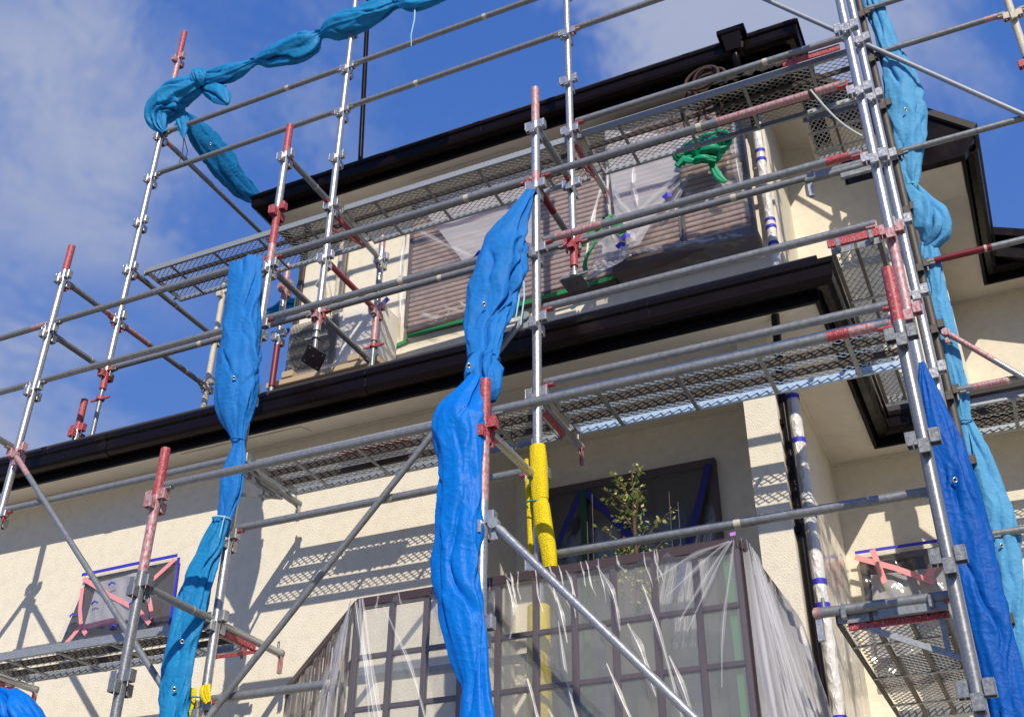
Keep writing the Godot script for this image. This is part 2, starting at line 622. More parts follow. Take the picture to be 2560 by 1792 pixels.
func brace(a: Vector3, b: Vector3, label: String, m := "old_zinc", red := 0.0) -> Node3D:
	var t := thing("diagonal_brace", label, "scaffold brace", a, "diagonal scaffold braces")
	var d := b - a
	var u := d.normalized()
	var s := MB.new()
	s.tube([u * (0.10 + red), d - u * 0.10], 0.0170, -1, 16, false)
	part(s, "tube", M[m], t)
	if red > 0:
		var r := MB.new()
		r.tube([u * 0.10, u * (0.10 + red)], 0.0171, -1, 16, false)
		part(r, "painted_tube", M.faded_red, t)
	var zz := u.cross(Vector3(0, 0, 1)).normalized()
	for e in 2:
		var at: Vector3 = u * 0.02 if e == 0 else d - u * 0.02
		var inn: Vector3 = u if e == 0 else -u
		var f := MB.new()
		# the flattened end of the tube and its swivel head
		f.tube_r([at + inn * 0.085, at + inn * 0.05, at + inn * 0.02], [0.017, 0.019, 0.012], 12, true)
		f.tube([at + Vector3(0, 0, -0.016), at + Vector3(0, 0, 0.014)], 0.024, -1, 14)
		f.cbox(at + Vector3(0, -0.035, -0.008), Vector3(0.03, 0.07, 0.012), 0.002)
		part(f, "swivel_head", M["faded_red" if (red > 0 and e == 0) else "plate_zinc"], t)
	return t


func bracket(at: Vector3, dir: Vector3, reach: float, label: String, red := true, strut := true) -> Node3D:
	# a short arm held in a post's pocket, with a pin at its end, a latch and a strut below
	var t := thing("scaffold_bracket", label, "scaffold bracket", at, "cantilever brackets under the walkways")
	var tb := MB.new()
	tb.tube([dir * 0.045, dir * (reach - 0.012)], 0.0212, -1, 16)
	part(tb, "arm", M["galvanised" if red else "old_zinc"], t)
	var cap := MB.new()
	cap.tube_r([dir * (reach - 0.012), dir * (reach + 0.008), dir * (reach + 0.016)], [0.0235, 0.0235, 0.013], 14)
	part(cap, "end_cap", M[["faded_red", "old_zinc"][rng.randi() % 2]], t)
	var pin := MB.new()
	pin.tube([dir * (reach - 0.03) + Vector3(0, 0.018, 0), dir * (reach - 0.03) + Vector3(0, 0.06, 0)], 0.007, -1, 8)
	part(pin, "stop_pin", M.old_zinc, t)
	var side := dir.cross(Vector3.UP)
	var l := MB.new()
	l.cbox(dir * (reach - 0.004) + Vector3(0, -0.062, 0), Vector3(0.006, 0.10, 0.028), 0.002, Basis(side, Vector3.UP, -dir))
	l.cbox(dir * (reach - 0.004) + Vector3(0, -0.062, 0) + side * 0.013, Vector3(0.003, 0.10, 0.030), 0.001, Basis(side, Vector3.UP, -dir))
	part(l, "latch", M["faded_red" if red else "galvanised"], t)
	var pl := MB.new()
	var bs := Basis(dir, Vector3.UP, side * -1.0)
	pl.cbox(dir * reach * 0.36 + Vector3(0, -0.036, 0), Vector3(reach * 0.46, 0.036, 0.022), 0.003, bs)
	part(pl, "stiffener", M["red_paint" if red else "old_zinc"], t)
	if strut:
		var s := MB.new()
		var a := dir * 0.03 + Vector3(0, -0.17, 0)
		var b := dir * reach * 0.72 + Vector3(0, -0.028, 0)
		var q := (b - a).normalized()
		s.cbox((a + b) * 0.5, Vector3((b - a).length(), 0.020, 0.012), 0.002, Basis(q, q.cross(side).normalized() * -1.0, side * -1.0))
		s.cbox(dir * reach * 0.42 + Vector3(0, -0.075, 0), Vector3(0.016, 0.09, 0.010), 0.002, bs)
		part(s, "strut", M["red_paint" if red else "old_zinc"], t)
	var c := MB.new()
	clip(c, dir * 0.04, -dir)
	part(c, "wedge_clip", M.red_paint, t)
	return t


var deck_cache := {}


func deck_mesh(len: float, wid: float, strips: int) -> ArrayMesh:     # expanded metal: two sets of thin slanting strands in each strip
	var key := "%.2f_%.2f_%d" % [len, wid, strips]
	if deck_cache.has(key):
		return deck_cache[key]
	var g := MB.new()
	var sw := wid / strips
	var px := 0.050
	var pz := 0.034
	for s in strips:
		var z0 := -wid * 0.5 + s * sw + 0.010
		var z1 := z0 + sw - 0.020
		var slope := px / pz
		var run := (z1 - z0) * slope
		var k := -run
		while k < len:
			for dirn in 2:
				var xa := k
				var xb := k + run
				var za := z0
				var zb := z1
				if dirn == 1:
					za = z1
					zb = z0
				# clip to 0..len
				var ca := clampf(xa, 0.0, len)
				var cb := clampf(xb, 0.0, len)
				if cb - ca < 0.004:
					continue
				var pa := Vector3(ca, 0, lerpf(za, zb, (ca - xa) / run))
				var pb := Vector3(cb, 0, lerpf(za, zb, (cb - xa) / run))
				var u := (pb - pa).normalized()
				var w := u.cross(Vector3.UP) * 0.0021
				var hh := Vector3(0, 0.0015, 0)
				var tilt := w * 0.7
				# a strand: three sides are enough of its upright flat section
				g.quad(pa - w - hh, pb - w - hh, pb - w + hh + tilt, pa - w + hh + tilt)
				g.quad(pb + w - hh, pa + w - hh, pa + w + hh + tilt, pb + w + hh + tilt)
				g.quad(pa - w + hh + tilt, pb - w + hh + tilt, pb + w + hh + tilt, pa + w + hh + tilt)
				g.quad(pa + w - hh, pb + w - hh, pb - w - hh, pa - w - hh)
			k += px
	deck_cache[key] = g.mesh()
	return deck_cache[key]


func walkway(a: Vector3, dir: Vector3, len: float, wid: float, label: String, m := "deck_zinc", edge := "plate_zinc", strips := 3, bars := 4) -> Node3D:
	# a is the middle of one end; dir runs along the plank
	var side := dir.cross(Vector3.UP) * -1.0
	var t := thing("walkway_plank", label, "scaffold walkway", a, "expanded metal scaffold walkways")
	var bs := Basis(dir, Vector3.UP, side)
	for s in [-1.0, 1.0]:
		var r := MB.new()
		r.cbox(dir * len * 0.5 + side * s * wid * 0.5, Vector3(len, 0.048, 0.005), 0.0015, bs)
		r.cbox(dir * len * 0.5 + side * s * (wid * 0.5 - 0.009) + Vector3(0, -0.0225, 0), Vector3(len, 0.004, 0.016), 0.001, bs)
		part(r, "side_rail", M[edge], t)
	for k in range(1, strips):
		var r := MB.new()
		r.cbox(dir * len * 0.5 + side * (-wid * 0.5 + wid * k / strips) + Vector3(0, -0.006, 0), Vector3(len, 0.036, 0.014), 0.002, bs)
		part(r, "stringer", M.dark_steel, t)  # shade under the deck put into the dark stringer colour
	for k in bars:
		var r := MB.new()
		r.cbox(dir * (len * (k + 0.62) / (bars + 0.24)) + Vector3(0, -0.026, 0), Vector3(0.022, 0.008, wid - 0.012), 0.002, bs)
		part(r, "crossbar", M.old_zinc, t)
	for e in 2:
		for s in [-1.0, 1.0]:
			var hk := MB.new()
			var x := dir * (-0.004 if e == 0 else len + 0.004)
			var o := (-dir if e == 0 else dir)
			var c: Vector3 = x + side * s * (wid * 0.5 - 0.035)
			hk.cbox(c + o * 0.012 + Vector3(0, 0.006, 0), Vector3(0.03, 0.036, 0.020), 0.003, bs)
			hk.cbox(c + o * 0.030 + Vector3(0, 0.012, 0), Vector3(0.014, 0.050, 0.020), 0.003, bs)
			part(hk, "hook", M.old_zinc, t)
		var en := MB.new()
		en.cbox(dir * (0.006 if e == 0 else len - 0.006), Vector3(0.006, 0.044, wid - 0.008), 0.001, bs)
		part(en, "end_rail", M.old_zinc, t)
	var dk := part(deck_mesh(len - 0.024, wid - 0.012, strips), "mesh_deck", M[m], t, dir * 0.012 + Vector3(0, 0.016, 0), bs)
	dk.set_meta("kind", "stuff")
	return t


func build_scaffold() -> void:
	# ---- posts
	post(COL_A, ROW1, 3.98, 7.61, "galvanised corner post with red tip and blue tarp knot tied round it", [[7.29, 7.62, "red_paint"], [6.95, 7.29, "faded_red"], [3.97, 4.13, "red_paint"]], "galvanised", {"jack": 0.42, "nut": 0.12, "nut_mat": "red_paint"})
	post(COL_A, ROW2, -1.56, 4.86, "galvanised post with red tip standing before the small taped window wall", [[4.64, 4.87, "red_paint"], [3.16, 3.24, "faded_red"]])
	post(COL_C, ROW2, -1.56, 5.31, "galvanised post with red tip and wrapped blue tarp below the air conditioner", [[5.06, 5.32, "red_paint"], [4.30, 4.60, "red_paint"], [4.16, 4.30, "faded_red"]])
	post(COL_C, ROW1, 3.99, 8.2, "tall galvanised post whose base plate dangles before the air conditioner", [[4.02, 4.13, "faded_red"]], "galvanised", {"jack": 0.20, "nut": 0.1, "turn": 0.8, "tilt": -0.75})
	post(COL_G, ROW2, 0.75, 4.90, "galvanised post with red tip and yellow foam pad above the balcony", [[4.62, 4.91, "faded_red"], [4.16, 4.24, "faded_red"]])
	post(COL_G, ROW1, 3.96, 8.2, "tall galvanised post with red foot in front of the brown shutters", [[3.95, 4.16, "red_paint"]], "galvanised", {"jack": 0.12, "nut": 0.3, "plate_mat": "old_zinc"})
	post(COL_I + 0.01, ROW2, -1.56, 8.2, "galvanised corner post with pink faded red sleeve beside hanging tarp", [[5.06, 5.5, "faded_red"], [2.80, 3.24, "faded_red"]])
	post(COL_I - 0.012, ROW3, -1.56, 2.655, "thick galvanised post with peeling red tip beside dark blue tarp", [[2.40, 2.66, "red_paint"]], "dull_zinc")
	post(-0.106, ROW1, -1.56, 8.2, "slender looking bright post just behind the corner post", [], "galvanised")
	post(-0.075, -6.1, -1.56, 8.4, "dark post hung with light blue tarp", [], "dark_steel")  # whole tube in one darker steel colour
	post(COL_C - 0.018, ROW3, -1.56, 2.61, "galvanised post with bright red tip before the small taped window", [[2.345, 2.62, "red_paint"], [2.24, 2.345, "faded_red"], [1.95, 2.24, "faded_red"]], "dull_zinc")
	post(COL_G - 0.01, ROW3, -1.56, 2.575, "red tipped post half hidden by blue tarp before the balcony", [[2.28, 2.67, "red_paint"], [1.98, 2.28, "faded_red"]])
	post(COL_C, -5.68, 4.31, 5.25, "short galvanised post with pink foot beside the air conditioner", [[4.30, 4.56, "faded_red"], [5.14, 5.26, "faded_red"]], "galvanised", {"jack": 0.30, "nut": 0.05, "nut_mat": "red_paint"})
	post(-4.59, -5.68, 4.14, 5.25, "short post with maroon foot standing on the lower roof", [[4.13, 4.50, "maroon_paint"], [4.9, 5.26, "faded_red"]], "galvanised", {"jack": 0.12, "nut": 0.5, "nut_mat": "maroon_paint", "jack_mat": "plate_zinc"})
	post(COL_A, -6.04, 4.1, 5.62, "cream painted post on the far side of the lower roof", [], "cream_paint")
	post(-5.68, -5.0, 3.60, 3.93, "stub of a red tipped post poking above the lower gutter", [[3.68, 3.94, "red_paint"]], "galvanised")
	post(0.85, -6.1, -1.56, 8.4, "cream galvanised post with red band right of the light blue tarp".replace("right of", "beyond"), [[5.2, 5.55, "red_paint"]], "cream_paint")
	# ---- rails along the front
	var r := func(z: float, y: float, x0: float, x1: float, label: String, ends := ["red_paint", "red_paint"], m := "old_zinc", paint := []):
		rail(Vector3(x0, y, z), Vector3(x1, y, z), label, "scaffold_rail", "horizontal scaffold rails", m, ends, paint)
	r.call(ROW1, 6.41, COL_A, COL_C, "topmost rail against the sky below the tied tarp roll", ["old_zinc", "old_zinc"])
	r.call(ROW1, 6.41, COL_C, COL_G, "topmost rail against the sky over the shutters", ["old_zinc", "faded_red"])
	r.call(ROW1, 5.965, COL_A, COL_C, "rail just under the topmost one beside the tarp knot", ["old_zinc", "old_zinc"])
	r.call(ROW1, 5.965, COL_C, COL_G, "rail crossing the sky just above the upper gutter", ["old_zinc", "old_zinc"])
	r.call(ROW1, 5.965, COL_G, -0.106, "rail crossing the sky above the gutter's end", ["faded_red", "red_paint"])
	r.call(ROW1, 5.105, COL_G, -0.106, "rail over the coiled rope on the upper walkway", ["red_paint", "old_zinc"])
	r.call(ROW1, 4.145, COL_A, COL_C, "rail in front of the open sky level with air conditioner top", ["old_zinc", "old_zinc"])
	r.call(ROW1, 4.145, COL_C, COL_G, "inner rail crossing the first brown shutter", ["red_paint", "faded_red"])
	r.call(ROW1, 4.145, COL_G, -0.106, "inner rail crossing the shutter wrapped in bunched film", ["faded_red", "old_zinc"])
	r.call(ROW2, 4.205, COL_A - 1.8, COL_A, "rail reaching out of the picture from the red tipped post", ["old_zinc", "old_zinc"], "old_zinc", [[0.93, 1.0, "faded_red"]])
	r.call(ROW2, 4.205, COL_A, COL_C, "rail passing behind the flat topped blue tarp under the walkway", ["old_zinc", "red_paint"])
	r.call(ROW2, 4.205, COL_C, COL_G, "outer rail running under the upper walkway to the blue tarp tip", ["red_paint", "red_paint"])
	r.call(ROW2, 4.215, COL_G, COL_I, "outer rail with long red end below the coiled rope", ["red_paint", "red_paint"], "old_zinc", [[0.60, 0.985, "faded_red"]])
	r.call(ROW2, 3.735, COL_A - 1.8, COL_A, "lower rail reaching out of the picture beside the red jack", ["old_zinc", "old_zinc"])
	r.call(ROW2, 3.735, COL_A, COL_C, "rail in front of the red screw jack over the roof", ["old_zinc", "red_paint"])
	r.call(ROW2, 3.735, COL_C, COL_G, "outer rail crossing the air conditioner and first shutter", ["red_paint", "red_paint"])
	r.call(ROW2, 3.745, COL_G, COL_I, "outer rail crossing the second shutter to the corner post", ["red_paint", "red_paint"], "old_zinc", [[0.04, 0.2, "faded_red"], [0.90, 0.97, "red_paint"]])
	r.call(ROW2, 3.305, COL_G, COL_I, "rail just under the shutters above the lower gutter", ["red_paint", "faded_red"])
	r.call(ROW2, 2.85, COL_G, COL_I, "pale rail under the lower gutter above the bluish walkway", ["red_paint", "red_paint"])
	r.call(ROW2, 2.815, COL_A, COL_C, "rail along the top of the cream wall under the soffit", ["red_paint", "old_zinc"])
	r.call(ROW3, 2.395, COL_C - 0.02, COL_G - 0.01, "thick rail from the bright red tipped post to the big blue tarp", ["old_zinc", "old_zinc"])
	r.call(ROW3, 2.405, COL_G - 0.01, COL_I, "thick rail with red end in front of the bluish walkway", ["old_zinc", "red_paint"], "old_zinc", [[0.86, 0.91, "red_paint"], [0.91, 0.97, "faded_red"]])
	r.call(ROW2, 2.38, COL_C, COL_G, "rail across the sunny cream wall behind the slanting brace", ["red_paint", "red_paint"])
	r.call(ROW2, 1.935, COL_G, COL_I, "thick rail above the balcony in front of the potted plant", ["red_paint", "old_zinc"], "old_zinc", [])
	r.call(ROW2, 1.475, COL_C, COL_G, "low rail ending at the balcony's slanted corner", ["red_paint", "old_zinc"])
	# ---- rails of the set-back part
	var names := ["highest rail crossing the blue sky beyond the light blue tarp", "rail with red end crossing the sky beyond the light blue tarp", "rail crossing the dark gable end beyond the tarp", "rail with maroon end crossing the ribbed soffit", "pinkish rail above the far walkway", "lowest rail glimpsed beyond the light blue tarp"]
	var ys := [6.43, 5.98, 5.06, 4.155, 3.245, 2.36]
	for k in 6:
		r.call(-6.1, ys[k], -0.075, 0.85, names[k], ["old_zinc", "faded_red"], "old_zinc", [[0.85, 0.95, "faded_red"]] if k == 1 else ([[0.05, 0.45, "maroon_paint"]] if k == 3 else ([[0.1, 0.35, "faded_red"]] if k == 4 else [])))
	var names2 := ["short rail leaving the picture beyond the cream post", "second short rail leaving the picture beyond the cream post", "third short rail leaving the picture beyond the cream post"]
	for k in 3:
		r.call(-6.1, ys[k + 1], 0.85, 2.65, names2[k], ["faded_red", "old_zinc"])
	# ---- cross tubes
	var cr := func(x: float, y: float, z0: float, z1: float, label: String, m := "old_zinc", ends := ["red_paint", "red_paint"], paint := []):
		rail(Vector3(x, y, z0), Vector3(x, y, z1), label, "cross_tube", "cross tubes between the post rows", m, ends, paint)
	cr.call(COL_A, 4.565, ROW2, ROW1, "cross tube joining the post with red tip to the tarp post", "old_zinc", ["red_paint", "red_paint"], [[0.7, 1.0, "faded_red"]])
	cr.call(COL_A, 4.555, ROW1, -6.04, "rusty cross tube running back over the lower roof", "old_zinc", ["red_paint", "old_zinc"], [[0.0, 0.3, "faded_red"]])
	cr.call(COL_A, 4.13, ROW2, ROW1, "cross tube ending at the red jack collar", "old_zinc", ["old_zinc", "old_zinc"])
	cr.call(COL_A, 5.03, ROW1, -6.04, "cross tube carrying the end of the upper walkway", "old_zinc", ["red_paint", "old_zinc"])
	cr.call(COL_A, 6.385, ROW1, -6.6, "side handrail running back from the tarp knot", "old_zinc", ["red_paint", "old_zinc"], [[0.0, 0.05, "faded_red"]])
	cr.call(COL_A, 3.24, -3.9, ROW2, "cross tube end leaving the picture at the lower gutter", "old_zinc", ["old_zinc", "faded_red"])
	cr.call(COL_C, 5.05, ROW2, ROW1, "cross tube from red tipped post to the walkway bracket", "old_zinc", ["red_paint", "red_paint"])
	cr.call(COL_C, 4.13, ROW2, ROW1, "cross tube ending above the dangling base plate", "old_zinc", ["faded_red", "red_paint"])
	cr.call(COL_C, 4.57, ROW1, -5.68, "red cross tube beside the air conditioner top", "red_paint", ["red_paint", "old_zinc"])
	cr.call(COL_C, 4.13, ROW1, -5.68, "cross tube reaching the pink footed short post", "old_zinc", ["old_zinc", "old_zinc"])
	cr.call(COL_G, 4.605, ROW2, ROW1, "dark cross tube above the blue tarp's tip", "old_zinc", ["old_zinc", "red_paint"])
	cr.call(COL_G, 4.145, ROW2, ROW1, "maroon ended cross tube leading to the red post foot", "old_zinc", ["red_paint", "red_paint"], [[0.0, 0.45, "maroon_paint"]])
	cr.call(COL_G, 2.32, ROW3, ROW2, "cross tube running from the red tipped post to the yellow foam", "galvanised", ["red_paint", "old_zinc"])
	cr.call(COL_C, 1.875, ROW3, ROW2, "cross tube from the bright red tipped post behind the tarp", "old_zinc", ["old_zinc", "old_zinc"])
	# ---- braces
	brace(Vector3(COL_A + 0.03, 3.19, ROW2 + 0.045), Vector3(COL_C, 1.30, ROW2 + 0.045), "brace with red upper end slanting past the small taped window", "old_zinc", 0.16)
	brace(Vector3(COL_G - 0.03, 3.26, ROW2 + 0.045), Vector3(COL_C + 0.05, 1.345, ROW2 + 0.045), "brace slanting across the sunny cream wall to the yellow wraps")
	brace(Vector3(COL_G + 0.05, 1.865, ROW3 + 0.04), Vector3(-0.30, 0.12, ROW3 + 0.04), "brace slanting down across the film covered balcony", "galvanised")
	brace(Vector3(-1.0, 7.17, -6.06), Vector3(0.80, 4.96, -6.06), "long brace slanting across the sky behind the corner post", "plate_zinc")
	brace(Vector3(-0.03, 3.63, -6.06), Vector3(0.62, 2.88, -6.06), "pink ended brace slanting below the ribbed soffit", "galvanised", 0.25)
	brace(Vector3(COL_A, 4.0, -6.07), Vector3(-5.9, 3.55, -5.85), "short brace propping the cream post above the gutter", "plate_zinc")
	# ---- brackets
	var back := Vector3(0, 0, -1)
	bracket(Vector3(COL_C, 2.77, ROW2), back, 0.575, "pale bracket with latch against the sunny cream wall", false)
	bracket(Vector3(COL_G, 2.77, ROW2), back, 0.575, "maroon red bracket above the potted plant", true, false)
	bracket(Vector3(COL_C, 1.87, ROW2), back, 0.575, "bright red bracket with strut beside the yellow wraps", true)
	bracket(Vector3(COL_A, 1.87, ROW2), back, 0.575, "red bracket above the crumpled blue tarp heap", true)
	bracket(Vector3(COL_C, 5.03, ROW1), back, 0.64, "red bracket under the upper walkway near the air conditioner", true)
	bracket(Vector3(COL_G, 5.03, ROW1), back, 0.64, "dark red bracket under the upper walkway before the shutters", true)
	var lf := Vector3(-1, 0, 0)
	bracket(Vector3(COL_I, 1.50, ROW2), lf, 0.565, "thick bracket carrying the low side walkway", false, false)
	bracket(Vector3(-0.106, 4.125, ROW1), lf, 0.42, "small bracket with latch in front of the shaded side wall", false, false)
	# ---- walkways
	var xr := Vector3(1, 0, 0)
	walkway(Vector3(COL_A + 0.06, 5.06, -5.30), xr, 1.69, 0.42, "upper walkway with its end open to the sky")
	walkway(Vector3(COL_C + 0.05, 5.06, -5.29), xr, 1.70, 0.42, "upper walkway along the soffit over the first shutter")
	walkway(Vector3(COL_G + 0.05, 5.06, -5.28), xr, 1.72, 0.42, "upper walkway carrying the coiled rope")
	walkway(Vector3(COL_C + 0.06, 2.79, -4.70), xr, 1.69, 0.40, "walkway with a red can on it above the sunny wall")
	walkway(Vector3(COL_G + 0.05, 2.79, -4.68), xr, 1.70, 0.40, "bluish walkway above the balcony recess", "deck_blue_reflection", "deck_blue_reflection")
	walkway(Vector3(COL_A + 0.05, 1.90, -4.70), xr, 1.60, 0.40, "low walkway under the small taped window")
	walkway(Vector3(COL_A - 1.75, 1.90, -4.70), xr, 1.69, 0.40, "low walkway leaving the picture over the blue heap")
	walkway(Vector3(-0.45, 1.47, -4.45), back, 1.62, 0.40, "low side walkway beside the film wrapped pipe", "deck_zinc", "rubber_black", 3, 3)
	walkway(Vector3(-0.305, 3.20, -4.42), back, 1.55, 0.22, "narrow side walkway hung beside the lower gutter corner", "deck_zinc", "dark_steel", 2, 2)
	walkway(Vector3(-0.37, 5.04, -5.52), back, 0.42, 0.36, "side walkway under the upper gutter corner", "deck_zinc", "cream_paint", 2, 2)
	walkway(Vector3(0.0, 3.18, -6.36), xr, 1.7, 0.40, "far walkway behind the light blue tarp")
	# red toe plates beside the corner post
	for q in [[Vector3(-0.39, 5.06, -5.02), 0.34, "red toe plate at the end of the rope walkway"], [Vector3(-0.31, 3.24, -4.42), 0.24, "red toe plate on the narrow side walkway"], [Vector3(-0.42, 1.445, -4.47), 0.38, "red toe plate under the low side bracket"]]:
		var t := thing("toe_plate", q[2], "toe plate", q[0], "red toe plates")
		var g := MB.new()
		g.cbox(Vector3.ZERO, Vector3(q[1], 0.045, 0.012), 0.003)
		part(g, "plate", M.red_paint, t)
		for s in [-0.3, 0.3]:
			var h := MB.new()
			h.tube([Vector3(q[1] * s, 0, 0.0062), Vector3(q[1] * s, 0, 0.0075)], 0.005, -1, 8)
			part(h, "rivet", M.rubber_black, t)
	# flat stays under the low side walkway
	var st := thing("flat_stay", "pale flat stay slanting under the low side walkway", "flat stay", Vector3(-0.55, 1.43, -4.46))
	var sg := MB.new()
	var u := Vector3(0.42, -0.21, 0.02).normalized()
	sg.cbox(Vector3(0.20, -0.10, 0), Vector3(0.48, 0.024, 0.005), 0.001, Basis(u, Vector3(0.21, 0.42, 0).normalized(), Vector3(0, 0, 1)))
	part(sg, "bar", M.plate_zinc, st)
	var sh := MB.new()
	sh.cbox(Vector3(0.29, -0.07, -0.006), Vector3(0.022, 0.13, 0.005), 0.001)
	part(sh, "hanger", M.plate_zinc, st)


# ------------------------------------------------------------------ tarps
func spline(pts: Array, steps: int) -> Array:     # Catmull-Rom through [x, y, z, w]
	var out := []
	for i in pts.size() - 1:
		var p0: Vector4 = pts[maxi(0, i - 1)]
		var p1: Vector4 = pts[i]
		var p2: Vector4 = pts[i + 1]
		var p3: Vector4 = pts[mini(pts.size() - 1, i + 2)]
		for k in steps:
			var t := float(k) / steps
			out.append(0.5 * ((2.0 * p1) + (p2 - p0) * t + (2.0 * p0 - 5.0 * p1 + 4.0 * p2 - p3) * t * t + (3.0 * p1 - p0 - 3.0 * p2 + p3) * t * t * t))
	out.append(pts[-1])
	return out


func roll(parent: Node3D, called: String, m: Material, raw: Array, o := {}) -> Array:
	# a tarp gathered lengthwise: a closed skin with creases that run along it, wrapped over itself once
	var pts := raw.map(func(q): return Vector4(q[0], q[1], q[2], q[3]))
	var c := spline(pts, o.get("steps", 14))
	var seg := 72
	var sd: int = o.get("seed", 1)
	var nz := FastNoiseLite.new()
	nz.seed = sd
	nz.frequency = 5.0
	nz.fractal_octaves = 3
	var nf := FastNoiseLite.new()
	nf.seed = sd + 7
	nf.frequency = 1.0
	nf.fractal_type = FastNoiseLite.FRACTAL_RIDGED
	nf.fractal_octaves = 2
	var ratio: float = o.get("ratio", 0.55)
	var tw: float = o.get("twist", 0.35)
	var amp: float = o.get("amp", 0.2)
	var face := Vector3(0, 0, 1)
	if o.has("face"):
		face = o.face
	var p := []
	var l := 0.0
	var wmax := 0.0
	var plain: bool = o.get("plain", false)
	for q in raw:
		wmax = maxf(wmax, q[3])
	var base := Vector3(parent.position)
	for i in c.size():
		var q: Vector4 = c[i]
		var a: Vector4 = c[maxi(0, i - 1)]
		var b: Vector4 = c[mini(c.size() - 1, i + 1)]
		var t := Vector3(b.x - a.x, b.y - a.y, b.z - a.z).normalized()
		var s := t.cross(face).normalized()
		var d := s.cross(t).normalized()
		if i > 0:
			l += Vector3(q.x - a.x, q.y - a.y, q.z - a.z).length()
		var w := maxf(q.w, 0.012)
		var pin := clampf(1.0 - w / (0.75 * wmax), 0.0, 1.0)
		var rot := tw * l * TAU * 0.5 + nz.get_noise_1d(l * 0.25) * 1.2
		var val := []
		var dep := []
		var wid_ := []
		for k in 6:
			val.append(wrapf(TAU * k / 6.0 + sd * 1.3 + 1.6 * nz.get_noise_2d(l * 0.22, k * 9.0) - tw * l * 3.0, -PI, PI))
			dep.append(maxf(0.0, amp * (1.2 + 3.6 * nz.get_noise_2d(l * 0.35 + 20.0, k * 5.0 + 40.0))))
			wid_.append(0.07 + 0.16 * absf(nz.get_noise_2d(l * 0.3, k * 3.0 + 90.0)))
		for j in seg + 1:
			var g := TAU * j / seg
			var jj := j % seg
			var gg := TAU * jj / seg
			var fr := fposmod(gg / TAU + tw * l + sd * 0.37, 1.0)
			var nfac := 5.0
			var fa := fposmod(gg + rot + sd, TAU / nfac) - PI / nfac
			var r := lerpf(1.0, cos(PI / nfac) / cos(fa) * 1.1, 0.75)
			for k in 6:
				var da := absf(angle_difference(gg, val[k]))
				r -= dep[k] * exp(-pow(da / wid_[k], 1.3))
			r += 0.24 * (pow(fr, 1.5) * (1.0 - smoothstep(0.90, 1.0, fr)) - 0.38)
			r += 0.06 * nz.get_noise_3d(cos(gg) * 0.3, l * 1.2, sin(gg) * 0.3) + 0.15 * nf.get_noise_3d(cos(gg) * 0.9, l * 0.32, sin(gg) * 0.9)
			if plain:
				r = 1.0 + 0.03 * nz.get_noise_3d(cos(gg) * 0.3, l * 1.2, sin(gg) * 0.3)
			r *= 1.0 - 0.16 * pin * (0.5 + 0.5 * sin(gg * 11.0 + sd))
			var rough_edge := 0.0
			if (i == 0 and o.get("open_top", false)):
				rough_edge = 0.03 * nz.get_noise_2d(gg * 0.5, 3.0)
			p.append(Vector3(q.x, q.y, q.z) - base + s * cos(g) * w * 0.5 * r + d * sin(g) * w * 0.5 * ratio * r + t * rough_edge)
	var g2 := MB.new()
	g2.grid(p, seg + 1, c.size(), 0.0, true)
	part(g2, called, m, parent)
	return c


func ring(parent: Node3D, called: String, m: Material, at: Vector3, axis: Vector3, r: float, thick: float) -> void:
	var g := MB.new()
	var u := axis.cross(Vector3(0.2, 0.3, 1)).normalized()
	var w := axis.cross(u).normalized()
	var pp := []
	for k in 25:
		pp.append(u * cos(TAU * k / 24) * r + w * sin(TAU * k / 24) * r)
	g.tube(pp, thick, -1, 8, false)
	part(g, called, m, parent, at)


func eyelet(parent: Node3D, at: Vector3, facing: Vector3) -> void:
	ring(parent, "eyelet", M.eyelet_metal, at - parent.position, facing, 0.0085, 0.0032)
	var g := MB.new()
	g.tube([-facing * 0.001, facing * 0.001], 0.0075, -1, 12)
	part(g, "eyelet_hole", M.rubber_black, parent, at - parent.position)


func tie(parent: Node3D, q: Array, m: Material, tail := true) -> void:
	var at := Vector3(q[0], q[1], q[2]) - parent.position
	ring(parent, "tie_cord", m, at, Vector3(0.1, 1, 0.05).normalized(), q[3] * 0.47, 0.005)
	if tail:
		var g := MB.new()
		g.tube([at + Vector3(q[3] * 0.4, 0, 0.03), at + Vector3(q[3] * 0.5, -0.05, 0.05), at + Vector3(q[3] * 0.42, -0.13, 0.05)], 0.0035, 0.002, 8)
		part(g, "cord_tail", m, parent)


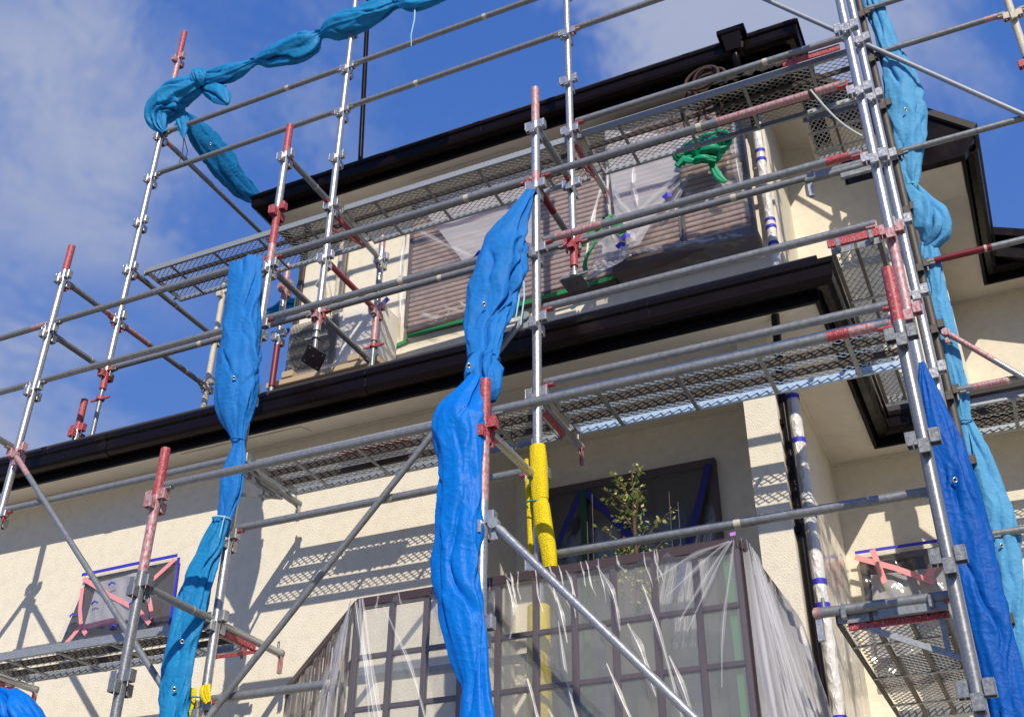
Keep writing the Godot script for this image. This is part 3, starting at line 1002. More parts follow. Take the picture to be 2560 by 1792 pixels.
func build_tarps() -> void:
	var to_cam := Vector3(0.55, -0.45, 0.7).normalized()
	var t := thing("tarp", "blue tarp with flat open top rolled down the post below the air conditioner", "tarp", Vector3(-3.79, 3.2, -4.4), "blue tarps tied to the scaffold")
	var up := [[-3.872, 4.15, -4.37, 0.215], [-3.837, 3.902, -4.36, 0.225], [-3.823, 3.67, -4.36, 0.245], [-3.797, 3.443, -4.36, 0.268], [-3.781, 3.248, -4.36, 0.27], [-3.755, 3.088, -4.36, 0.225], [-3.712, 2.884, -4.37, 0.083], [-3.714, 2.768, -4.38, 0.13], [-3.726, 2.679, -4.38, 0.145], [-3.719, 2.547, -4.38, 0.135], [-3.731, 2.403, -4.38, 0.095]]
	roll(t, "gathered_sheet", M.tarp_blue, up, {"seed": 3, "amp": 0.12, "twist": 0.22, "open_top": true, "ratio": 0.5})
	tie(t, up[6], M.tarp_blue, false)
	eyelet(t, Vector3(-3.73, 3.24, -4.275), to_cam)
	t = thing("tarp", "lower teal blue tarp hanging below the flat topped one past the cream wall", "tarp", Vector3(-3.8, 1.9, -4.4), "blue tarps tied to the scaffold")
	var dn := [[-3.732, 2.41, -4.36, 0.105], [-3.766, 2.297, -4.36, 0.14], [-3.802, 2.163, -4.35, 0.172], [-3.83, 2.013, -4.35, 0.19], [-3.844, 1.881, -4.35, 0.196], [-3.857, 1.744, -4.35, 0.185], [-3.849, 1.585, -4.35, 0.175], [-3.828, 1.385, -4.35, 0.168], [-3.81, 1.204, -4.35, 0.16]]
	roll(t, "gathered_sheet", M.tarp_teal, dn, {"seed": 8, "amp": 0.22, "twist": 0.6, "open_top": true})
	tie(t, dn[0], M.cord_pale)
	eyelet(t, Vector3(-3.80, 1.735, -4.285), to_cam)
	eyelet(t, Vector3(-3.80, 1.50, -4.285), to_cam)

	t = thing("tarp", "bright blue tarp hanging like a sail before the brown shutters", "tarp", Vector3(-2.05, 3.4, -4.3), "blue tarps tied to the scaffold")
	var gu := [[-1.925, 4.12, -4.40, 0.03], [-1.971, 3.977, -4.37, 0.11], [-2.045, 3.789, -4.35, 0.222], [-2.073, 3.675, -4.33, 0.268], [-2.089, 3.473, -4.3, 0.302], [-2.108, 3.289, -4.27, 0.275], [-2.111, 3.096, -4.22, 0.22], [-2.082, 2.918, -4.15, 0.163], [-2.049, 2.79, -4.08, 0.148]]
	roll(t, "gathered_sheet", M.tarp_blue, gu, {"seed": 12, "amp": 0.26, "twist": 0.3, "ratio": 0.5})
	var kn := [[-2.055, 2.80, -4.08, 0.14], [-2.02, 2.74, -4.01, 0.165], [-1.98, 2.64, -3.95, 0.17], [-1.952, 2.55, -3.94, 0.12], [-1.945, 2.50, -3.95, 0.05]]
	roll(t, "knotted_end", M.tarp_blue, kn, {"seed": 15, "amp": 0.3, "twist": 1.2, "ratio": 0.8})
	tie(t, [-2.065, 2.85, -4.11, 0.16], M.tarp_blue, false)
	eyelet(t, Vector3(-2.10, 3.215, -4.165), to_cam)
	eyelet(t, Vector3(-2.02, 2.665, -3.868), to_cam)
	for k in 2:
		var g := MB.new()
		var x := -1.985 + k * 0.03
		g.tube([Vector3(x, 3.42, -4.33) - t.position, Vector3(x + 0.012, 3.30, -4.31) - t.position, Vector3(x - 0.004, 3.16 - k * 0.03, -4.30) - t.position], 0.005, 0.004, 8)
		part(g, "cord_tail", M.cord_pale, t)
	t = thing("tarp", "big saturated blue tarp hanging in front of the balcony", "tarp", Vector3(-2.0, 1.9, -3.83), "blue tarps tied to the scaffold")
	var jd := [[-1.995, 2.62, -3.9, 0.07], [-2.03, 2.505, -3.87, 0.165], [-2.063, 2.385, -3.84, 0.235], [-2.043, 2.211, -3.83, 0.195], [-2.035, 2.04, -3.83, 0.19], [-2.031, 1.855, -3.83, 0.2], [-2.032, 1.704, -3.83, 0.198], [-2.009, 1.547, -3.83, 0.19], [-1.98, 1.415, -3.83, 0.168], [-1.949, 1.287, -3.83, 0.14], [-1.93, 1.206, -3.83, 0.118], [-1.925, 1.134, -3.83, 0.13], [-1.917, 1.064, -3.83, 0.145], [-1.908, 0.96, -3.83, 0.15]]
	roll(t, "gathered_sheet", M.tarp_new, jd, {"seed": 22, "amp": 0.2, "twist": 0.18, "ratio": 0.5, "steps": 12})

	t = thing("tarp", "teal tarp roll tied along the top rail against the sky", "tarp", Vector3(-4.2, 6.8, -5.0), "blue tarps tied to the scaffold")
	var tp := [[-5.18, 6.86, -4.97, 0.11], [-5.04, 6.82, -4.97, 0.16], [-4.82, 6.80, -4.97, 0.165], [-4.639, 6.832, -4.97, 0.085], [-4.485, 6.827, -4.97, 0.195], [-4.27, 6.803, -4.96, 0.262], [-4.107, 6.81, -4.96, 0.24], [-4.009, 6.854, -4.96, 0.095], [-3.864, 6.866, -4.95, 0.22], [-3.664, 6.846, -4.95, 0.228], [-3.451, 6.843, -4.95, 0.188], [-3.298, 6.85, -4.95, 0.093], [-3.156, 6.782, -4.95, 0.15], [-2.992, 6.755, -4.95, 0.138], [-2.806, 6.769, -4.95, 0.12]]
	roll(t, "gathered_sheet", M.tarp_teal, tp, {"seed": 31, "amp": 0.26, "twist": 0.4, "ratio": 0.7})
	for k in [3, 7, 11]:
		tie(t, tp[k], M.tarp_teal, false)
	var wisp := MB.new()
	wisp.tube([Vector3(-3.14, 6.72, -4.95) - t.position, Vector3(-3.13, 6.58, -4.94) - t.position, Vector3(-3.15, 6.42, -4.94) - t.position, Vector3(-3.14, 6.30, -4.94) - t.position], 0.007, 0.003, 8)
	part(wisp, "cord_tail", M.cord_pale, t)
	t = thing("tarp", "knotted teal tarp bunched round the corner post with dangling tails", "tarp", Vector3(-5.4, 6.7, -4.96), "blue tarps tied to the scaffold")
	var kk := [[-5.13, 6.90, -4.98, 0.13], [-5.257, 6.80, -4.96, 0.22], [-5.408, 6.77, -4.95, 0.30], [-5.518, 6.67, -4.95, 0.31], [-5.556, 6.55, -4.95, 0.22], [-5.50, 6.43, -4.96, 0.11], [-5.46, 6.37, -4.97, 0.04]]
	roll(t, "gathered_sheet", M.tarp_teal, kk, {"seed": 37, "amp": 0.3, "twist": 0.9, "ratio": 0.8})
	roll(t, "loose_flap", M.tarp_teal, [[-5.16, 6.80, -5.0, 0.10], [-5.05, 6.70, -5.0, 0.16], [-4.95, 6.60, -5.0, 0.16], [-4.885, 6.50, -5.0, 0.07], [-4.87, 6.475, -5.0, 0.02]], {"seed": 39, "amp": 0.3, "ratio": 0.6})
	roll(t, "knot", M.tarp_teal, [[-5.20, 6.93, -4.95, 0.05], [-5.18, 6.88, -4.93, 0.15], [-5.15, 6.80, -4.93, 0.14], [-5.14, 6.74, -4.95, 0.05]], {"seed": 40, "amp": 0.35, "ratio": 0.9})
	roll(t, "side_sling", M.tarp_teal, [[-5.48, 6.72, -5.08, 0.09], [-5.5, 6.75, -5.222, 0.13], [-5.5, 6.724, -5.377, 0.22], [-5.5, 6.70, -5.532, 0.275], [-5.5, 6.663, -5.697, 0.30], [-5.5, 6.631, -5.862, 0.275], [-5.5, 6.63, -6.048, 0.225], [-5.5, 6.645, -6.236, 0.15], [-5.5, 6.66, -6.429, 0.10]], {"seed": 43, "amp": 0.2, "twist": 0.2, "ratio": 0.45, "face": Vector3(0.9, -0.2, 0.4)})
	roll(t, "dangling_tip", M.tarp_teal, [[-5.34, 6.48, -5.0, 0.13], [-5.30, 6.38, -5.0, 0.09], [-5.27, 6.26, -5.0, 0.015]], {"seed": 44, "amp": 0.25})
	for k in 2:
		var g := MB.new()
		g.tube([Vector3(-5.27, 6.27, -5.0) - t.position, Vector3(-5.25 + 0.05 * k, 6.1, -5.0) - t.position, Vector3(-5.27 + 0.07 * k, 5.94, -5.0) - t.position], 0.004, 0.003, 8)
		part(g, "cord_tail", M.rubber_black, t)
	eyelet(t, Vector3(-5.39, 6.60, -5.42), to_cam)

	t = thing("tarp", "light blue tarp hanging down the dark post", "tarp", Vector3(0.0, 5.0, -6.2), "blue tarps tied to the scaffold")
	var ru := [[0.013, 6.75, -6.15, 0.105], [0.019, 6.506, -6.15, 0.135], [0.036, 6.235, -6.15, 0.14], [0.047, 5.976, -6.15, 0.17], [0.058, 5.725, -6.15, 0.215], [0.049, 5.491, -6.15, 0.24], [0.04, 5.35, -6.15, 0.232], [0.02, 5.146, -6.15, 0.195], [-0.009, 4.951, -6.15, 0.16], [-0.026, 4.79, -6.15, 0.10]]
	roll(t, "gathered_sheet", M.tarp_light, ru, {"seed": 51, "amp": 0.24, "twist": 0.3, "ratio": 0.6})
	var rm := [[-0.026, 4.80, -6.14, 0.10], [0.026, 4.63, -6.13, 0.15], [0.060, 4.50, -6.12, 0.19], [0.062, 4.40, -6.12, 0.20], [0.02, 4.325, -6.14, 0.13], [-0.003, 4.30, -6.15, 0.10]]
	roll(t, "billowing_fold", M.tarp_light, rm, {"seed": 53, "amp": 0.32, "twist": 0.7, "ratio": 0.7})
	var rd := [[-0.001, 4.33, -6.15, 0.105], [-0.011, 4.182, -6.15, 0.13], [-0.026, 3.972, -6.15, 0.13], [-0.028, 3.742, -6.15, 0.12], [-0.017, 3.517, -6.15, 0.116], [-0.019, 3.302, -6.15, 0.11], [-0.025, 3.116, -6.15, 0.08], [-0.021, 3.03, -6.15, 0.072]]
	roll(t, "middle_length", M.tarp_light, rd, {"seed": 57, "amp": 0.22, "twist": 0.5, "ratio": 0.6})
	var rl := [[-0.021, 3.06, -6.15, 0.075], [-0.003, 2.91, -6.14, 0.12], [0.003, 2.733, -6.14, 0.152], [0.014, 2.58, -6.14, 0.168], [0.022, 2.407, -6.14, 0.18], [0.003, 2.232, -6.14, 0.178], [-0.014, 2.061, -6.14, 0.16], [-0.031, 1.912, -6.14, 0.126], [-0.04, 1.749, -6.14, 0.108], [-0.053, 1.552, -6.14, 0.098], [-0.066, 1.361, -6.14, 0.09]]
	roll(t, "lower_length", M.tarp_light, rl, {"seed": 59, "amp": 0.24, "twist": 0.25, "ratio": 0.6})
	tie(t, [-0.024, 4.79, -6.15, 0.10], M.tape_green, true)
	tie(t, [-0.023, 3.06, -6.15, 0.085], M.tarp_light, false)
	eyelet(t, Vector3(0.06, 5.36, -6.05), to_cam)
	eyelet(t, Vector3(0.0, 3.56, -6.105), to_cam)
	eyelet(t, Vector3(0.01, 2.28, -6.07), to_cam)

	t = thing("tarp", "deep blue tarp hanging between the two corner posts", "tarp", Vector3(-0.12, 1.8, -4.25), "blue tarps tied to the scaffold")
	var dp := [[-0.128, 2.42, -4.25, 0.02], [-0.128, 2.28, -4.25, 0.08], [-0.124, 2.12, -4.25, 0.132], [-0.122, 1.98, -4.25, 0.15], [-0.116, 1.88, -4.25, 0.156], [-0.112, 1.715, -4.25, 0.162], [-0.106, 1.56, -4.25, 0.165], [-0.106, 1.41, -4.25, 0.168], [-0.104, 1.265, -4.25, 0.165], [-0.10, 1.12, -4.25, 0.162], [-0.10, 0.96, -4.25, 0.16]]
	roll(t, "gathered_sheet", M.tarp_deep, dp, {"seed": 62, "amp": 0.3, "twist": 0.15, "ratio": 0.55})
	eyelet(t, Vector3(-0.10, 1.86, -4.20), to_cam)

	t = thing("tarp", "crumpled bright blue tarp heap below the low walkway", "tarp", Vector3(-4.65, 1.4, -4.1), "blue tarps tied to the scaffold")
	roll(t, "gathered_sheet", M.tarp_new, [[-4.98, 1.60, -4.12, 0.05], [-4.80, 1.51, -4.1, 0.11], [-4.66, 1.465, -4.08, 0.16], [-4.56, 1.41, -4.08, 0.17], [-4.46, 1.34, -4.1, 0.13], [-4.38, 1.26, -4.12, 0.09]], {"seed": 71, "amp": 0.3, "twist": 0.8, "ratio": 0.9})
	roll(t, "lower_bunch", M.tarp_new, [[-4.75, 1.38, -4.05, 0.16], [-4.60, 1.31, -4.04, 0.20], [-4.44, 1.26, -4.05, 0.2], [-4.30, 1.18, -4.07, 0.12]], {"seed": 73, "amp": 0.3, "twist": 0.9, "ratio": 0.9})

	t = thing("tarp", "small tarp wrap on the far post beyond the house corner", "tarp", Vector3(-5.3, 5.53, -6.5), "blue tarps tied to the scaffold")
	roll(t, "gathered_sheet", M.tarp_teal, [[-5.56, 5.48, -6.5, 0.05], [-5.435, 5.515, -6.5, 0.08], [-5.322, 5.54, -6.5, 0.085], [-5.22, 5.56, -6.5, 0.13], [-5.12, 5.55, -6.5, 0.11], [-5.05, 5.54, -6.5, 0.05]], {"seed": 77, "amp": 0.3, "ratio": 0.8})


# ------------------------------------------------------------------ film, tape and padding
func sheet(parent: Node3D, called: String, m: Material, a: Vector3, b: Vector3, c: Vector3, d: Vector3, nx: int, ny: int, amp: float, fu: float, fv: float, seed_: int, sag := 0.0) -> MeshInstance3D:
	# a wrinkled sheet over a-b-c-d (counter-clockwise from the front), creased along its second axis
	var nz := FastNoiseLite.new()
	nz.seed = seed_
	nz.frequency = 1.0
	nz.fractal_type = FastNoiseLite.FRACTAL_FBM
	nz.fractal_octaves = 2
	nz.fractal_gain = 0.35
	var nn := (b - a).cross(d - a).normalized()
	var lu := (b - a).length()
	var lv := (d - a).length()
	var p := []
	for j in ny:
		var v := float(j) / (ny - 1)
		for i in nx:
			var u := float(i) / (nx - 1)
			var q := a.lerp(b, u).lerp(d.lerp(c, u), v) - parent.position
			var k := nz.get_noise_3d(u * lu * fu + v * 0.6, v * lv * fv + u * 0.4, seed_ * 0.1)
			var edge := minf(1.0, minf(minf(u, 1 - u), minf(v, 1 - v)) * 14.0)
			p.append(q + nn * (amp * k * (0.25 + 0.75 * edge) + sag * sin(PI * u) * sin(PI * v)))
	var g := MB.new()
	g.grid(p, nx, ny)
	return part(g, called, m, parent)


func strip(parent: Node3D, called: String, m: Material, pts: Array, w: float, nrm: Vector3, lift := 0.002, w1 := -1.0) -> void:
	# a thin band along points, lying on a surface that faces nrm
	var g := MB.new()
	var lo := []
	lift += 0.0022 * (parent.get_child_count() % 9)
	for i in pts.size():
		var a: Vector3 = pts[maxi(0, i - 1)]
		var b: Vector3 = pts[mini(pts.size() - 1, i + 1)]
		var s := (b - a).normalized().cross(nrm).normalized()
		var ww := lerpf(w, w if w1 < 0 else w1, float(i) / (pts.size() - 1))
		lo.append([pts[i] - parent.position + s * ww * 0.5 + nrm * lift, pts[i] - parent.position - s * ww * 0.5 + nrm * lift])
	for i in pts.size() - 1:
		var th := nrm * 0.0012
		g.quad(lo[i][0], lo[i + 1][0], lo[i + 1][1], lo[i][1])
		g.quad(lo[i][1] - th, lo[i + 1][1] - th, lo[i + 1][0] - th, lo[i][0] - th)
	part(g, called, m, parent)


func fold(parent: Node3D, a: Vector3, b: Vector3, w: float, nrm: Vector3, bend := 0.02, lift := 0.006) -> void:
	# a crease of film: a broad soft pleat and a whitened line for its highlight
	var s := (b - a).normalized().cross(nrm).normalized()
	var wob := rng.randf_range(0.0, 6.0)
	for pass_ in 2:
		var g := MB.new()
		var lo := []
		for k in 13:
			var t := k / 12.0
			var c := a.lerp(b, t) - parent.position + s * (bend * sin(PI * t) + 0.003 * sin(t * 7.0 + wob)) + nrm * (lift + 0.002 * pass_)
			var hw := w * (2.0 if pass_ == 0 else 0.26) * (0.2 + 0.8 * sin(PI * clampf(t * 0.92 + 0.06, 0, 1))) * (1.0 + 0.35 * sin(t * 13.0 + wob * 2.0))
			lo.append([c + s * hw, c + nrm * hw * 0.5, c - s * hw])
		for k in 12:
			for i in 2:
				g.quad(lo[k][i], lo[k + 1][i], lo[k + 1][i + 1], lo[k][i + 1])
		part(g, "fold" if pass_ == 0 else "crease_glint", M.film_soft if pass_ == 0 else M.film_fold_glint, parent)


func build_film() -> void:
	var fz := Vector3(0, 0, 1)
	# small window
	var t := thing("masking_film", "crinkled film with pink tape over the small window in the cream wall", "masking film", Vector3(-5.1, 2.4, -5.15))
	sheet(t, "film", M.film_clear, Vector3(-5.56, 2.13, -5.10), Vector3(-4.70, 2.15, -5.15), Vector3(-4.72, 2.655, -5.175), Vector3(-5.50, 2.64, -5.175), 60, 40, 0.02, 9.0, 3.0, 5, 0.02)
	sheet(t, "inner_film", M.film_milky, Vector3(-5.38, 2.26, -5.14), Vector3(-4.98, 2.27, -5.14), Vector3(-5.02, 2.60, -5.165), Vector3(-5.36, 2.58, -5.165), 30, 30, 0.018, 7.0, 4.0, 6)
	var zt := -5.125
	for q in [[[-5.48, 2.62], [-5.22, 2.47], [-4.93, 2.32], [-4.82, 2.22]], [[-4.735, 2.63], [-4.90, 2.50], [-5.02, 2.43]], [[-5.46, 2.55], [-5.43, 2.40], [-5.38, 2.28], [-5.32, 2.22]], [[-5.36, 2.27], [-5.20, 2.28], [-5.08, 2.29], [-5.06, 2.26]], [[-4.90, 2.46], [-4.85, 2.36], [-4.80, 2.25]], [[-5.50, 2.14], [-5.44, 2.20], [-5.37, 2.28]]]:
		strip(t, "pink_tape", M.tape_pink, q.map(func(e): return Vector3(e[0], e[1], zt + (e[1] - 2.15) * -0.07)), 0.030, fz, 0.004)
	for q in [[[-5.50, 2.648], [-5.1, 2.655], [-4.72, 2.658]], [[-4.722, 2.65], [-4.71, 2.45], [-4.70, 2.2]]]:
		strip(t, "blue_tape", M.tape_blue, q.map(func(e): return Vector3(e[0], e[1], -5.172)), 0.022, fz, 0.004)
	for q in [[-5.19, 2.53], [-5.30, 2.42], [-4.98, 2.37], [-5.46, 2.36], [-5.10, 2.24]]:
		strip(t, "blue_tape", M.tape_blue, [Vector3(q[0] - 0.03, q[1] - 0.006, -5.128), Vector3(q[0], q[1] + 0.008, -5.12), Vector3(q[0] + 0.026, q[1] - 0.004, -5.128)], 0.018, fz, 0.004, 0.010)
	# balcony
	t = thing("masking_film", "clear film draped over the balcony railing with long creases", "masking film", Vector3(-1.8, 1.2, -4.1))
	sheet(t, "front_film", M.film_clear, Vector3(-2.70, 0.55, -4.115), Vector3(-0.925, 0.55, -4.10), Vector3(-0.935, 1.742, -4.128), Vector3(-2.69, 1.738, -4.128), 110, 44, 0.012, 10.0, 1.2, 15)
	sheet(t, "side_film", M.film_milky, Vector3(-0.905, 0.55, -4.105), Vector3(-0.70, 0.55, -5.10), Vector3(-0.915, 1.735, -5.17), Vector3(-0.925, 1.742, -4.13), 60, 40, 0.03, 14.0, 0.8, 16, 0.0)
	sheet(t, "slant_film", M.film_clear, Vector3(-3.80, 0.55, -5.10), Vector3(-2.70, 0.55, -4.10), Vector3(-2.695, 1.742, -4.13), Vector3(-3.78, 1.742, -5.18), 70, 40, 0.016, 8.0, 1.6, 17)
	sheet(t, "top_film", M.film_clear, Vector3(-2.69, 1.744, -4.125), Vector3(-0.93, 1.748, -4.125), Vector3(-0.93, 1.752, -4.20), Vector3(-2.69, 1.748, -4.20), 60, 4, 0.004, 14.0, 1.0, 18)
	for q in [[-2.66, 1.73, -2.46, 0.95], [-2.65, 1.73, -2.40, 0.85], [-2.53, 1.68, -2.25, 1.05], [-2.68, 1.72, -2.56, 1.2], [-2.30, 1.70, -2.24, 1.5], [-1.93, 1.71, -1.91, 1.45], [-1.84, 1.28, -1.72, 0.85], [-1.74, 1.66, -1.66, 1.4], [-1.66, 1.71, -1.62, 1.5], [-1.70, 1.5, -1.56, 0.85], [-1.52, 1.71, -1.43, 1.42], [-1.5, 1.3, -1.36, 0.95], [-1.82, 1.05, -1.75, 0.8], [-1.33, 1.6, -1.18, 0.95], [-1.24, 1.3, -1.12, 0.85], [-1.75, 1.15, -1.62, 0.85], [-1.40, 1.45, -1.30, 1.15]]:
		fold(t, Vector3(q[0], q[1], -4.112), Vector3(q[2], q[3], -4.105), rng.randf_range(0.004, 0.008), fz, rng.randf_range(-0.02, 0.03))
	for k in 24:
		var x := rng.randf_range(-2.6, -1.0)
		fold(t, Vector3(x, 1.74, -4.113), Vector3(x + rng.randf_range(0.0, 0.05), 1.74 - rng.randf_range(0.06, 0.2), -4.108), rng.randf_range(0.0016, 0.0034), fz, 0.004)
	for k in 5:
		var x := rng.randf_range(0.0, 1.0)
		fold(t, Vector3(-0.945, 1.73, -4.115), Vector3(-1.28 + x * 0.3, 1.62 - x * 0.6, -4.105), rng.randf_range(0.002, 0.005), fz, 0.012)
	var nl := Vector3(-0.7, 0, 0.714)
	for k in 16:
		var x := rng.randf_range(0.05, 0.95)
		fold(t, Vector3(-2.70, 1.73, -4.115), Vector3(-2.72 - x * 0.8, 1.6 - rng.randf_range(0.3, 0.9), -4.115 - x * 0.75), rng.randf_range(0.003, 0.007), nl, 0.02, 0.01)
	for k in 16:
		var x := rng.randf_range(0.05, 0.95)
		fold(t, Vector3(-0.915 + 0.003, 1.735, -4.13 - x * 0.25), Vector3(-0.88 + 0.16 * x, 0.7, -4.15 - x * 0.9), rng.randf_range(0.004, 0.010), Vector3(0.97, 0.1, 0.2), 0.01)
	strip(t, "purple_tape", mat("tape_purple", Color8(196, 130, 224), 0.6), [Vector3(-0.955, 1.742, -4.108), Vector3(-0.932, 1.744, -4.108)], 0.014, fz, 0.003)
	strip(t, "green_tape", M.tape_green, [Vector3(-1.0, 1.70, -4.19), Vector3(-0.99, 1.4, -4.19), Vector3(-0.985, 0.7, -4.19)], 0.03, fz, 0.0)
	# recess window
	t = thing("masking_film", "dull film with blue taped cross over the dark recess window", "masking film", Vector3(-1.9, 2.6, -5.92))
	sheet(t, "film", M.film_clear, Vector3(-2.60, 1.3, -5.925), Vector3(-1.42, 1.3, -5.925), Vector3(-1.44, 3.02, -5.94), Vector3(-2.6, 3.0, -5.94), 50, 50, 0.02, 6.0, 1.5, 25)
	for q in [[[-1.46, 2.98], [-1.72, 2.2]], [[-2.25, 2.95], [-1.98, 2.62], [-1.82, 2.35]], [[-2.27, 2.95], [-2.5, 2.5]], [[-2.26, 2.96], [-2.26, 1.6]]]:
		strip(t, "tape_band", M.tape_blue_shaded if q != [[-2.26, 2.96], [-2.26, 1.6]] else M.tape_green_shaded, q.map(func(e): return Vector3(e[0], e[1], -5.905)), 0.04, fz, 0.004)
	for k in 16:
		var x := rng.randf_range(-1.75, -1.46)
		fold(t, Vector3(x, 2.55 + (x + 1.6) * 0.6, -5.91), Vector3(x - 0.15, 1.9, -5.91), 0.008, fz, 0.01)
	# shutters
	t = thing("masking_film", "cloudy film over the first brown shutter", "masking film", Vector3(-2.9, 5.2, -6.1))
	sheet(t, "film", M.film_clear, Vector3(-3.77, 4.64, -6.10), Vector3(-2.05, 4.70, -6.10), Vector3(-2.05, 5.95, -6.12), Vector3(-3.77, 5.95, -6.12), 90, 60, 0.02, 5.0, 5.0, 35)
	sheet(t, "overlap_film", M.film_milky, Vector3(-3.20, 5.05, -6.075), Vector3(-2.62, 5.12, -6.075), Vector3(-2.62, 5.92, -6.09), Vector3(-3.72, 5.92, -6.09), 40, 40, 0.012, 4.0, 6.0, 36)
	for q in [[-3.70, 5.60, -3.10, 5.10], [-3.78, 5.55, -3.77, 4.8], [-3.76, 5.2, -3.74, 4.66], [-2.10, 5.5, -2.25, 4.8]]:
		fold(t, Vector3(q[0], q[1], -6.07), Vector3(q[2], q[3], -6.06), 0.012, fz)
	for k in 12:
		var x := rng.randf_range(-3.75, -2.2)
		fold(t, Vector3(x, 4.76, -6.08), Vector3(x + rng.randf_range(0.1, 0.25), 4.66, -6.07), 0.008, fz, 0.01)
	strip(t, "green_tape", M.tape_green, [Vector3(-3.72, 4.60, -6.12), Vector3(-2.9, 4.63, -6.12), Vector3(-1.95, 4.66, -6.12)], 0.03, Vector3(0, -0.3, 1).normalized(), 0.004)
	strip(t, "blue_tape", M.tape_blue, [Vector3(-3.17, 5.08, -6.06), Vector3(-3.12, 5.11, -6.05), Vector3(-3.09, 5.17, -6.06)], 0.045, fz, 0.004, 0.02)
	strip(t, "green_tape", M.tape_green, [Vector3(-3.95, 4.585, -6.185), Vector3(-3.76, 4.62, -6.185)], 0.03, fz, 0.004)
	t = thing("masking_film", "bunched film with white creases over the second brown shutter", "masking film", Vector3(-1.5, 5.2, -5.95))
	sheet(t, "bulging_film", M.film_clear, Vector3(-2.03, 4.72, -5.965), Vector3(-1.0, 4.58, -5.955), Vector3(-1.0, 5.95, -5.975), Vector3(-2.03, 5.95, -5.975), 80, 70, 0.022, 6.0, 5.0, 45)
	sheet(t, "overlap_film", M.film_milky, Vector3(-1.95, 4.70, -5.93), Vector3(-1.80, 4.74, -5.93), Vector3(-1.30, 5.55, -5.94), Vector3(-2.02, 5.90, -5.95), 40, 40, 0.014, 4.0, 3.0, 46)
	sheet(t, "side_film", M.film_milky, Vector3(-2.06, 4.72, -6.16), Vector3(-2.03, 4.72, -5.96), Vector3(-2.03, 5.9, -5.97), Vector3(-2.06, 5.9, -6.16), 14, 40, 0.008, 6.0, 3.0, 47)
	sheet(t, "under_film", M.film_clear, Vector3(-2.0, 4.60, -6.15), Vector3(-1.0, 4.56, -6.15), Vector3(-1.0, 4.585, -5.955), Vector3(-2.03, 4.72, -5.965), 50, 14, 0.01, 8.0, 4.0, 48)
	for q in [[-2.0, 5.5, -1.98, 4.95], [-1.97, 5.3, -1.83, 4.98], [-1.80, 5.45, -1.79, 5.05], [-1.30, 5.26, -1.66, 4.98], [-1.32, 5.28, -1.78, 5.02], [-1.22, 5.25, -1.16, 4.98], [-1.24, 5.24, -1.10, 4.96], [-1.90, 4.95, -1.80, 4.72], [-1.38, 5.2, -1.62, 4.85], [-1.62, 4.92, -1.95, 4.66], [-1.50, 5.02, -1.50, 4.85], [-1.15, 5.55, -1.05, 5.2], [-1.2, 5.5, -1.13, 5.2], [-1.28, 5.0, -1.29, 4.86], [-1.22, 5.05, -1.22, 4.9], [-2.02, 5.0, -1.9, 4.70], [-1.06, 5.6, -1.03, 4.7]]:
		fold(t, Vector3(q[0], q[1], -5.915), Vector3(q[2], q[3], -5.91), rng.randf_range(0.008, 0.018), fz)
	for k in 12:
		var x := rng.randf_range(-1.95, -1.05)
		var y := 4.72 - (x + 2.0) * 0.11
		fold(t, Vector3(x, y, -5.93), Vector3(x + rng.randf_range(0.06, 0.2), y - 0.05, -5.925), 0.008, fz, 0.01)
	for q in [[[-2.20, 4.84], [-2.10, 4.93], [-1.98, 5.02]], [[-2.20, 4.55], [-2.19, 4.68], [-2.10, 4.86]], [[-1.98, 5.01], [-1.92, 4.90], [-1.90, 4.80]], [[-2.24, 4.80], [-2.14, 4.88], [-2.02, 4.96]], [[-2.05, 5.0], [-1.97, 4.97], [-1.93, 4.86]]]:
		var pp := []
		for k in 13:
			var u := k / 12.0 * 2.0
			var e0: Array = q[int(minf(u, 1.0))] if u < 2.0 else q[1]
			var e1: Array = q[1] if u < 1.0 else q[2]
			var f := u if u < 1.0 else u - 1.0
			pp.append(Vector3(lerpf(e0[0], e1[0], f) + rng.randf_range(-0.008, 0.008), lerpf(e0[1], e1[1], f) + rng.randf_range(-0.008, 0.008), -5.90 + rng.randf_range(0.0, 0.014)))
		strip(t, "green_tape", M.tape_green, pp, rng.randf_range(0.03, 0.055), Vector3(rng.randf_range(-0.3, 0.3), rng.randf_range(-0.3, 0.3), 1).normalized(), 0.005, rng.randf_range(0.02, 0.06))
	sheet(t, "loose_corner", M.film_milky, Vector3(-2.18, 4.56, -5.93), Vector3(-1.86, 4.66, -5.93), Vector3(-1.92, 4.92, -5.92), Vector3(-2.12, 4.84, -5.92), 24, 20, 0.02, 8.0, 5.0, 49)
	for q in [[-1.92, 4.74], [-1.88, 4.80], [-1.56, 5.05]]:
		strip(t, "blue_tape", M.tape_blue, [Vector3(q[0] - 0.03, q[1] - 0.02, -5.895), Vector3(q[0], q[1], -5.885), Vector3(q[0] + 0.03, q[1] - 0.01, -5.895)], 0.05, fz, 0.004, 0.03)
	# bunch of green net
	t = thing("net_bunch", "crumpled green net knotted on the film of the second shutter", "net", Vector3(-1.26, 5.29, -5.86))
	for k in 14:
		var a := rng.randf_range(0, TAU)
		var q := []
		for i in 6:
			var r := 0.03 + 0.036 * i * rng.randf_range(0.7, 1.2)
			q.append([-1.26 + cos(a + i * 0.35) * r, 5.29 + sin(a + i * 0.35) * r * 0.6 + 0.02, -5.85 + rng.randf_range(-0.02, 0.08), 0.085 * (1.0 - i * 0.1)])
		roll(t, "net_lobe", M.net_green, q, {"seed": 80 + k, "amp": 0.4, "twist": 3.0, "ratio": 0.8, "steps": 5})
